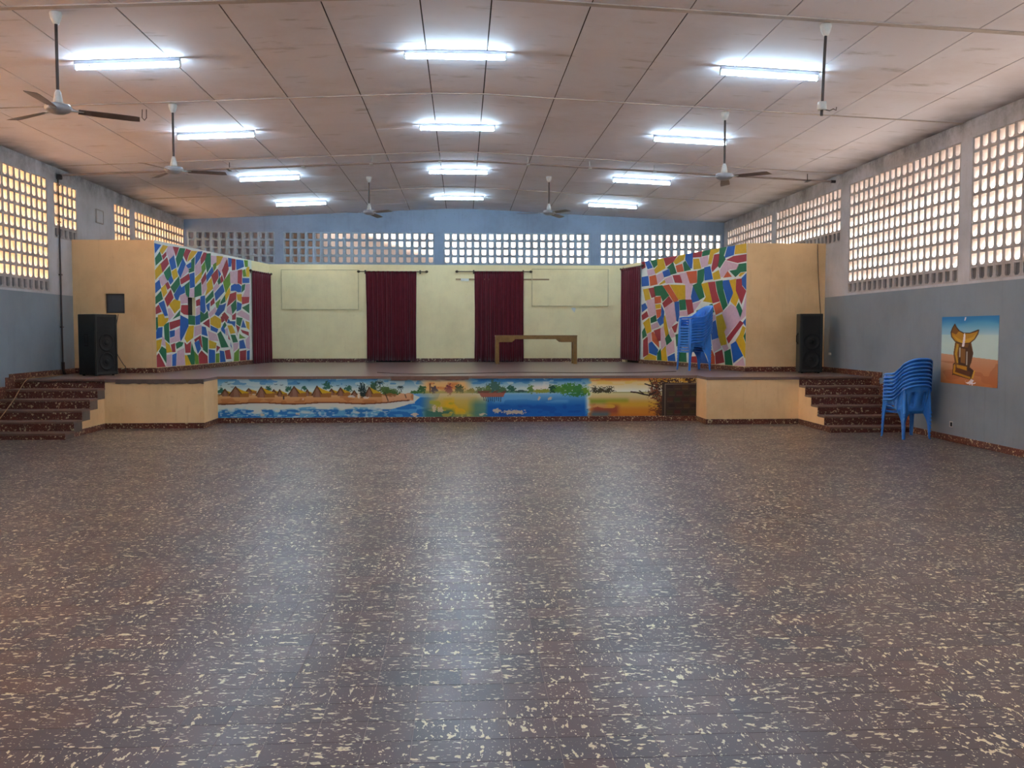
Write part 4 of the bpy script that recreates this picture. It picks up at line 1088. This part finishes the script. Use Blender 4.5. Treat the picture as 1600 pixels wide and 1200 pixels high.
# ------------------------------------------------------------------ loudspeakers
def speaker(label, loc, rz, W, D, Hh):
    """local: front faces -y, corner-centred box"""
    e = thing('loudspeaker', label, 'loudspeaker', loc, rz)
    mb = MB(); mb.bevel_box(-W / 2, W / 2, -D / 2, D / 2, .02, Hh, .012); mb.build('cabinet', M['black_cab'], e)
    for sx in (-1, 1):
        for sy in (-1, 1):
            mb = MB(); mb.lathe([(0, 0), (.025, 0), (.025, .021), (0, .021)], 10, (sx * (W / 2 - .06), sy * (D / 2 - .06), 0)); mb.build('foot', M['black_cab'], e)
    y = -D / 2
    mb = MB()
    for a, b, c, d in ((-W / 2 + .012, W / 2 - .012, Hh - .04, Hh - .012), (-W / 2 + .012, W / 2 - .012, .03, .065), (-W / 2 + .012, -W / 2 + .04, .065, Hh - .04), (W / 2 - .04, W / 2 - .012, .065, Hh - .04)):
        mb.box(a, b, y - .014, y, c, d)
    mb.build('front_frame', M['black_cab'], e)
    # flared horn at the top
    hw, hz0, hz1 = W / 2 - .05, Hh - .30, Hh - .05
    zc_ = Hh - .15
    mb = MB()
    o = [(-hw, y - .008, hz0), (hw, y - .008, hz0), (hw, y - .008, hz1), (-hw, y - .008, hz1)]
    i_ = [(-.05, y + .09, zc_ - .03), (.05, y + .09, zc_ - .03), (.05, y + .09, zc_ + .03), (-.05, y + .09, zc_ + .03)]
    f = [(-hw, y - .004, hz0), (hw, y - .004, hz0), (hw, y - .004, hz1), (-hw, y - .004, hz1)]
    i2 = [(-.06, y - .002, zc_ - .03), (.06, y - .002, zc_ - .03), (.06, y - .002, zc_ + .03), (-.06, y - .002, zc_ + .03)]
    mb.mesh_part(o + i2, [(0, 1, 5, 4), (1, 2, 6, 5), (2, 3, 7, 6), (3, 0, 4, 7), (4, 5, 6, 7)])
    mb.build('horn', M['black_grille'], e)
    # grille with two woofers behind it
    gz = Hh - .30
    mb = MB()
    pts = [(-hw, .075), (hw, .075), (hw, gz - .04)] + [(hw * math.cos(a), gz - .04 + .1 * math.sin(a)) for a in [PI * k / 12 for k in range(1, 12)]] + [(-hw, gz - .04)]
    n = len(pts)
    mb.mesh_part([(x, y - .006, z) for x, z in pts] + [(x, y - .001, z) for x, z in pts], [tuple(range(n)), tuple(range(2 * n - 1, n - 1, -1))] + [(i, (i + 1) % n, n + (i + 1) % n, n + i) for i in range(n)])
    mb.build('grille', M['black_grille'], e)
    for k, z in enumerate((.27, .62)):
        mb = MB()
        prof = [(.165, 0), (.17, .006), (.15, .010), (.145, .002), (.05, -.0005), (.048, .007), (0, .012)]
        n = 28
        vs = [(r * math.cos(2 * PI * q / n), y - .006 - h, z + r * math.sin(2 * PI * q / n)) for r, h in prof for q in range(n)]
        mb.mesh_part(vs, [(i * n + q, i * n + (q + 1) % n, (i + 1) * n + (q + 1) % n, (i + 1) * n + q) for i in range(len(prof) - 1) for q in range(n)], 0, True)
        mb.build('woofer', M['black_grille'], e)
    for s in (-1, 1):
        x = s * W / 2
        mb = MB()
        for a, b, c, d in ((-.055, .055, Hh * .48, Hh * .5), (-.055, .055, Hh * .66, Hh * .68), (-.055, -.04, Hh * .5, Hh * .66), (.04, .055, Hh * .5, Hh * .66)):
            mb.box(min(x, x + s * .006), max(x, x + s * .006), a, b, c, d)
        mb.tube([(x + s * .004, 0, Hh * .5), (x + s * .028, 0, Hh * .53), (x + s * .028, 0, Hh * .63), (x + s * .004, 0, Hh * .66)], .011, 8)
        mb.build('side_handle', M['black_grille'], e)
    return e
# left: near corner (-6.75,17.52), turned to face across the stage
def place(corner, fdir, W, D):
    """corner = near-left front corner, fdir = unit direction along the front to the right"""
    f = Vector(fdir).normalized(); b = Vector((-f.y, f.x))
    c = Vector(corner) + f * W / 2 + b * D / 2
    return c, math.atan2(f.y, f.x)
c, a = place((-6.78, 17.56), (.5, .87), .5, .45)
speaker('tall black loudspeaker on stage left, turned sideways below small window', (c.x, c.y, ZS), a, .5, .45, 1.15)
c, a = place((6.70, 18.12), (.985, -.17), .44, .40)
speaker('tall black loudspeaker facing forward at right end of stage', (c.x, c.y, ZS), a, .44, .40, 1.18)

# ------------------------------------------------------------------ fluorescent lamps
def make_lamp():
    e = thing('fluorescent_lamp', 'x', 'lamp', (0, 0, 0), 0, 'fluorescent lamps on the ceiling')
    mb = MB(); mb.bevel_box(-.63, .63, -.024, .024, -.045, 0, .004); mb.build('housing', M['lamp_body'], e)
    for s in (-1, 1):
        mb = MB(); mb.bevel_box(s * .622 - .012, s * .622 + .012, -.018, .018, -.112, -.04, .004); mb.build('lamp_holder', M['steel_white'], e)
    mb = MB(); mb.tube([(-.605, 0, -.088), (.605, 0, -.088)], .019, 14); mb.build('glowing_tube', M['tube'], e)
    mb = MB(); mb.lathe([(0, -.045), (.012, -.045), (.012, -.07), (0, -.07)], 10, (.3, 0, 0)); mb.build('starter', M['plastic_white'], e)
    return e
ROWS = [(11.65, 'nearest'), (15.7, 'second nearest'), (19.95, 'second farthest'), (23.8, 'farthest')]
COLX = [(-4.03, 'left'), (-.07, 'middle'), (3.86, 'right')]
lamp0 = make_lamp(); first = True
def add_lamp(x, y, label):
    global first
    l = lamp0 if first else dup(lamp0, (0, 0, 0))
    first = False
    l.location = (x, y, zc(x) - .004)
    l.rotation_euler = (0, 0.047 * (0 if abs(x) < .5 else (1 if x > 0 else -1)), 0)
    l['label'] = label
for y, dn_ in ROWS:
    for x, side in COLX:
        add_lamp(x, y, 'lit white tube lamp, %s one in the %s ceiling row' % (dn_, side))
for y in (3.4, 7.5):
    for x, side in COLX:
        add_lamp(x, y, 'lit white tube lamp of the %s row %s' % (side, 'above the viewer' if y > 5 else 'behind the viewer'))

# ------------------------------------------------------------------ ceiling fans
def fan(label, x, y, zhub, angs, bl=.72, pitch=-.22, rust=False):
    zt = zc(x)
    e = thing('ceiling_fan', label, 'fan', (x, y, zhub), 0, 'ceiling fans')
    L = zt - zhub
    mb = MB(); mb.lathe([(.012, -.13), (.03, -.125), (.052, -.07), (.062, -.02), (.05, -.002), (0, 0)], 20, (0, 0, L)); mb.build('ceiling_cup', M['steel_white'], e)
    mb = MB(); mb.tube([(0, 0, .1), (0, 0, L - .1)], .016, 10); mb.build('downrod', M['rod_brown'], e)
    mb = MB(); mb.lathe([(.018, .2), (.03, .175), (.05, .08), (.044, .055), (0, .055)], 20); mb.build('lower_cup', M['steel_white'], e)
    mb = MB(); mb.lathe([(0, .06), (.06, .058), (.115, .05), (.128, .035), (.13, .005), (.118, -.01), (.105, -.022), (.06, -.042), (0, -.048)], 28); mb.build('motor', M['motor'], e)
    for a in angs:
        a = math.radians(a)
        Rm = Matrix.Rotation(a, 4, 'Z')
        mb = MB()
        mb.box(.10, .24, -.022, .022, -.008, .0, 0, Rm)
        b = mb.build('blade_iron', M['steel_white'], e)
        mb = MB()
        up = []; n = 10
        for k in range(n + 1):
            u = k / n
            r = .19 + (bl - .19) * u
            w = .055 + .017 * math.sin(min(1, u * 1.3) * PI / 2)
            if k == n: w *= .9
            tw = pitch * (1 - .3 * u)
            zz = -.004 - .012 * u
            up.append((r, w, tw, zz))
        vs = []
        for r, w, tw, zz in up:
            for s, th in ((-1, .002), (1, .002), (1, -.002), (-1, -.002)):
                vs.append(Rm @ Vector((r + (.015 if s > 0 and r > bl - .01 else 0), s * w * math.cos(tw), zz + s * w * math.sin(tw) + th)))
        fs = []
        for k in range(n):
            for q in range(4):
                fs.append((k * 4 + q, k * 4 + (q + 1) % 4, k * 4 + 4 + (q + 1) % 4, k * 4 + 4 + q))
        fs += [(0, 3, 2, 1), (n * 4, n * 4 + 1, n * 4 + 2, n * 4 + 3)]
        mb.mesh_part(vs, fs)
        mb.build('blade', M['blade'], e)
    return e
fan('three-bladed ceiling fan nearest the viewer, at far left', -4.16, 9.97, 3.97, (25, 147, 275), .78)
fan('three-bladed ceiling fan in left row beneath the long pipe', -4.16, 13.83, 4.01, (10, 130, 252), .72)
fan('three-bladed ceiling fan above left curtain of back wall', -2.02, 20.6, 4.28, (75, -45, 195), .7)
fan('three-bladed ceiling fan near back wall, right of middle lamps', 1.9, 20.36, 4.27, (60, -60, 180), .7)
fan('three-bladed ceiling fan in right row beneath the long pipe', 3.94, 13.9, 4.0, (73, -45, 195), .72)
e = thing('fan_rod', 'brown hanging fan rod without blades at upper right', 'fan rod', (3.9, 9.94, 4.0))
L = zc(3.9) - 4.0
mb = MB(); mb.lathe([(.012, -.13), (.03, -.125), (.052, -.07), (.062, -.02), (.05, -.002), (0, 0)], 20, (0, 0, L)); mb.build('ceiling_cup', M['steel_white'], e)
mb = MB(); mb.tube([(-.03, 0, 0), (-.015, 0, L * .5), (0, 0, L - .1)], .016, 10); mb.build('downrod', M['rod_brown'], e)
mb = MB(); mb.lathe([(.02, .15), (.045, .145), (.05, .075), (.042, .06), (.02, .06)], 18, (-.027, 0, 0)); mb.build('lower_cup', M['steel_white'], e)
mb = MB(); mb.tube([(-.02, 0, .07), (.05, -.02, .05), (.09, -.02, .07), (.12, -.02, .055), (.125, -.02, .09)], .005, 6); mb.build('loose_wire', M['cable'], e)

# ------------------------------------------------------------------ pipes under the ceiling
pr = thing('ceiling_pipes', 'pair of thin pipes hung across the ceiling from wall to wall', 'pipe', (0, 18.35, zc(0)))
def pl(mb, x, y, off):
    return (x, y - 18.35, zc(x) - off - zc(0))
for y, off, r, x0, x1, m in ((18.45, .115, .018, XL + .02, XR - .1, 'pipe'), (18.30, .135, .014, XL + .02, 6.6, 'pipe')):
    mb = MB(); mb.tube([pl(mb, x, y, off) for x in (x0, -4, -2, -.43, .32, 2, 4, x1)], r, 8); mb.build('pipe', M[m], pr)
for x in (-4.48, -3.06, -1.75, -.42, .26, 1.3, 2.52, 3.8, 5.26, 6.9):
    mb = MB()
    y = 18.40
    mb.tube([pl(mb, x, y, 0), pl(mb, x, y, .15)], .008, 6)
    a = pl(mb, x, y, .15)
    mb.box(a[0] - .03, a[0] + .03, a[1] - .13, a[1] + .08, a[2] - .008, a[2] + .004)
    mb.build('hanger', M['steel_white'] if abs(x) < 4 else M['pipe_dark'], pr)
mb = MB(); a = pl(mb, XR - .1, 18.45, .115); mb.tube([a, (a[0] + .09, a[1], a[2])], .03, 10); mb.build('end_cap', M['pipe_dark'], pr)
e = thing('wall_conduit', 'thin dark pipe running down left wall to stage floor', 'pipe', (XL, 18.30, ZS))
mb = MB(); mb.tube([(.025, 0, .1), (.025, 0, 3.8)], .015, 10); mb.build('pipe', M['pipe_dark'], e)
mb = MB(); mb.tube([(.045, .02, 0), (.03, 0, .1), (.03, 0, .24)], .03, 10); mb.build('foot_joint', M['rod_brown'], e)
for z in (.9, 1.9, 2.9, 3.6):
    mb = MB(); mb.box(0, .05, -.03, .03, z, z + .025); mb.build('clip', M['pipe_dark'], e)
mb = MB(); mb.lathe([(0, 0), (.05, 0), (.055, .03), (.05, .09), (0, .1)], 14, (.05, 0, 3.72)); mb.build('junction_box', M['pipe_dark'], e)

# ------------------------------------------------------------------ stacking chairs
def make_chair():
    e = thing('plastic_armchair', 'x', 'chair')
    half = [(0, -.235), (.07, -.234), (.13, -.226), (.185, -.205), (.225, -.17), (.248, -.12), (.26, -.06), (.266, .0), (.268, .06), (.268, .12), (.265, .17), (.26, .215)]
    top = [.868, .866, .856, .832, .785, .705, .642, .624, .62, .617, .612, .600]
    bot = [.40, .40, .40, .405, .415, .44, .47, .49, .50, .505, .51, .50]
    bk = [1, 1, .95, .85, .65, .45, .25, .12, .05, 0, 0, 0]
    def prof(k):
        s = -1 if k < 0 else 1
        i = abs(k)
        return (s * half[i][0], half[i][1]), top[i], bot[i], bk[i], s, i
    def pt(k, v, out=0.0, dz=0.0):
        (x, y), t_, b_, w, s, i = prof(k)
        z = b_ + (t_ - b_) * v
        a, c = half[max(0, i - 1)], half[min(11, i + 1)]
        tx, ty = c[0] - a[0], c[1] - a[1]
        L_ = math.hypot(tx, ty)
        nx, ny = ty / L_, -tx / L_
        if i == 0: nx, ny = 0, -1
        return (x + s * nx * out, y + ny * out - w * .24 * max(0, z - .4), z + dz)
    R = 8
    def shell(name, ks, slots):
        mb = MB()
        rows = [[pt(k, v / R) for k in ks] for v in range(R + 1)]
        mb.grid(rows, skip=slots)
        # rolled rim
        mb.grid([[pt(k, 1) for k in ks], [pt(k, 1, .018, .004) for k in ks], [pt(k, 1, .034, -.004) for k in ks], [pt(k, 1, .038, -.024) for k in ks]])
        o = mb.build(name, M['chair'], e, weld=True)
        bm = bmesh.new(); bm.from_mesh(o.data)
        bmesh.ops.solidify(bm, geom=list(bm.faces), thickness=.006)
        bm.to_mesh(o.data); bm.free()
        return o
    ks = list(range(-5, 6))
    shell('backrest', ks, lambda i, j: j in (1, 3, 6, 8) and 2 <= i <= 5 or j in (4, 5) and 2 <= i <= 6 and False)
    for rng in (range(5, 12), range(-11, -4)):
        shell('armrest', list(rng), lambda i, j: i in (1, 3, 5) and 1 <= j <= 4)
    # seat
    mb = MB(); rows = []
    for i in range(9):
        y = -.225 + .45 * i / 8
        w = .205 + .035 * i / 8
        rows.append([(w * (q / 4 - 1), y, .405 + .012 * abs(q / 4 - 1) ** 2 + .016 * (i / 8) - .02 * math.sin(i / 8 * PI)) for q in range(9)])
    rows.append([(p[0] * 1.01, .24, p[2] - .012) for p in rows[8]]); rows.append([(p[0] * 1.02, .246, p[2] - .045) for p in rows[8]])
    mb.grid(rows, skip=lambda i, j: 2 <= i <= 5 and j in (2, 5))
    # side aprons
    o = mb.build('seat', M['chair'], e, weld=True)
    bm = bmesh.new(); bm.from_mesh(o.data); bmesh.ops.solidify(bm, geom=list(bm.faces), thickness=.006); bm.to_mesh(o.data); bm.free()
    def leg(p0, p1, sx, sy, w0, w1, curve):
        """tapered angle-section leg from top p0 to foot p1"""
        mb = MB(); n = 14; A = []; B = []
        for k in range(n + 1):
            u = k / n
            w = w0 + (w1 - w0) * u ** .7
            x = p0[0] + (p1[0] - p0[0]) * u; y = p0[1] + (p1[1] - p0[1]) * u; z = p0[2] + (p1[2] - p0[2]) * u
            fl = curve * max(0, 1 - u * 1.8) ** 2
            if k == n:
                x += sx * .007; y += sy * .007
            A.append([(x - sx * (w + fl), y, z), (x - sx * w * .4, y + sy * .006, z), (x, y, z), (x + sx * .004, y - sy * w * .5, z), (x, y - sy * (w + fl * 1.3), z)])
        mb.grid(A)
        o = mb.build('leg', M['chair'], e, weld=True)
        bm = bmesh.new(); bm.from_mesh(o.data); bmesh.ops.solidify(bm, geom=list(bm.faces), thickness=.005); bm.to_mesh(o.data); bm.free()
    for sx in (-1, 1):
        leg((sx * .266, .236, .575), (sx * .275, .262, 0), sx, 1, .06, .036, .05)
        leg((sx * .232, -.236, .45), (sx * .238, -.275, 0), sx, -1, .055, .036, .09)
    return e
chair0 = make_chair(); first_c = True
def stack(x, y, z, rz, n, where, grp, step=.058):
    global first_c
    words = ['bottom', 'second', 'third', 'fourth', 'fifth', 'sixth', 'seventh', 'eighth', 'ninth', 'tenth']
    f = Vector((-math.sin(rz), math.cos(rz)))
    for k in range(n):
        o = chair0 if first_c else dup(chair0, (0, 0, 0))
        first_c = False
        o.location = (x - f.x * .002 * k, y - f.y * .002 * k, z + step * k); o.rotation_euler = (0, 0, rz + random.uniform(-.006, .006))
        pos = 'topmost' if k == n - 1 else ('bottom one' if k == 0 else words[k] + ' from bottom')
        o['label'] = 'blue plastic armchair, %s of the stack %s' % (pos, where); o['group'] = grp
stack(7.06, 14.36, 0, math.radians(8), 8, 'on the hall floor by stool painting', 'blue chairs stacked on the hall floor')
stack(4.98, 19.75, ZS, math.radians(105), 10, 'on stage before right mural', 'blue chairs stacked on the stage')

# ------------------------------------------------------------------ small fittings and cables
e = thing('wall_socket', 'small grey socket low on right wall under stool painting', 'socket', (XR, 13.81, .22))
mb = MB(); mb.bevel_box(-.012, 0, -.045, .045, 0, .09, .004); mb.build('plate', M['plastic_white'], e)
mb = MB(); mb.box(-.03, -.012, -.04, -.012, .015, .075); mb.build('plug', M['black_cab'], e)
e = thing('wall_socket', 'tiny white socket on grey right wall beside loudspeaker', 'socket', (XR, 18.57, 1.21))
mb = MB(); mb.bevel_box(-.012, 0, -.06, .06, 0, .05, .004); mb.build('plate', M['plastic_white'], e)
mb = MB(); mb.box(-.02, -.012, -.03, .03, .012, .038); mb.build('rocker', M['plastic_white'], e)
e = thing('vent_plate', 'small square plate high on left wall between block screens', 'vent', (XL, 20.15, 4.0))
mb = MB(); mb.bevel_box(0, .02, 0, .36, 0, .25, .004); mb.build('plate', M['white_wall'], e)
mb = MB()
for a, b, c, d in ((-.02, .38, -.02, 0), (-.02, .38, .25, .27), (-.02, 0, 0, .25), (.36, .38, 0, .25)):
    mb.box(0, .028, a, b, c, d)
mb.build('frame', M['block_white'], e)
def cable(label, pts, r=.006, m='cable'):
    P_ = [Vector(p) for p in pts]; out = []
    for i in range(len(P_) - 1):
        p0, p1, p2, p3 = P_[max(0, i - 1)], P_[i], P_[i + 1], P_[min(len(P_) - 1, i + 2)]
        for k in range(6):
            t_ = k / 6
            out.append(.5 * ((2 * p1) + (p2 - p0) * t_ + (2 * p0 - 5 * p1 + 4 * p2 - p3) * t_ ** 2 + (3 * p1 - p0 - 3 * p2 + p3) * t_ ** 3))
    out.append(P_[-1])
    mb = MB(); mb.tube(out, r, 6)
    return tag(mb.build('cable', M[m]), label, 'cable')
cable('thin dark cable lying along front of stage floor', [(-1.7, 18.7, ZS + .008), (-.9, 18.0, ZS + .008), (.2, 18.25, ZS + .008), (1.2, 18.6, ZS + .008), (2.4, 18.3, ZS + .008), (3.6, 18.45, ZS + .008), (4.4, 18.9, ZS + .008)], .007)
cable('thin cable hanging from small window down behind left loudspeaker', [(-6.82, 18.88, 2.03), (-6.90, 18.88, 1.6), (-6.88, 18.88, 1.3), (-6.75, 18.87, 1.05), (-6.7, 18.86, .99), (-6.66, 18.8, ZS + .01)], .008)
cable('thin cord running down wall corner above right loudspeaker', [(7.32, 18.885, 3.48), (7.34, 18.885, 3.0), (7.38, 18.885, 2.4), (7.43, 18.885, 1.8), (7.44, 18.87, 1.1)], .006)
cable('pale cord trailing down the left stage steps', [(-7.52, 17.9, ZS + .012), (-7.5, 17.0, ZS + .012), (-7.46, 16.37, ZS + .012), (-7.42, 16.0, .73), (-7.38, 15.68, .57), (-7.35, 15.35, .42), (-7.33, 15.03, .27), (-7.3, 14.7, .12), (-7.28, 14.5, .01)], .008, 'strip')
e = thing('ceiling_hook', 'small bent wire hook under ceiling beside second left lamp', 'hook', (-4.65, 14.1, zc(-4.65)))
mb = MB(); mb.tube([(-.03, 0, 0), (-.035, 0, -.12), (0, 0, -.16), (.03, 0, -.12), (.03, 0, 0)], .006, 6); mb.build('wire', M['rod_brown'], e)
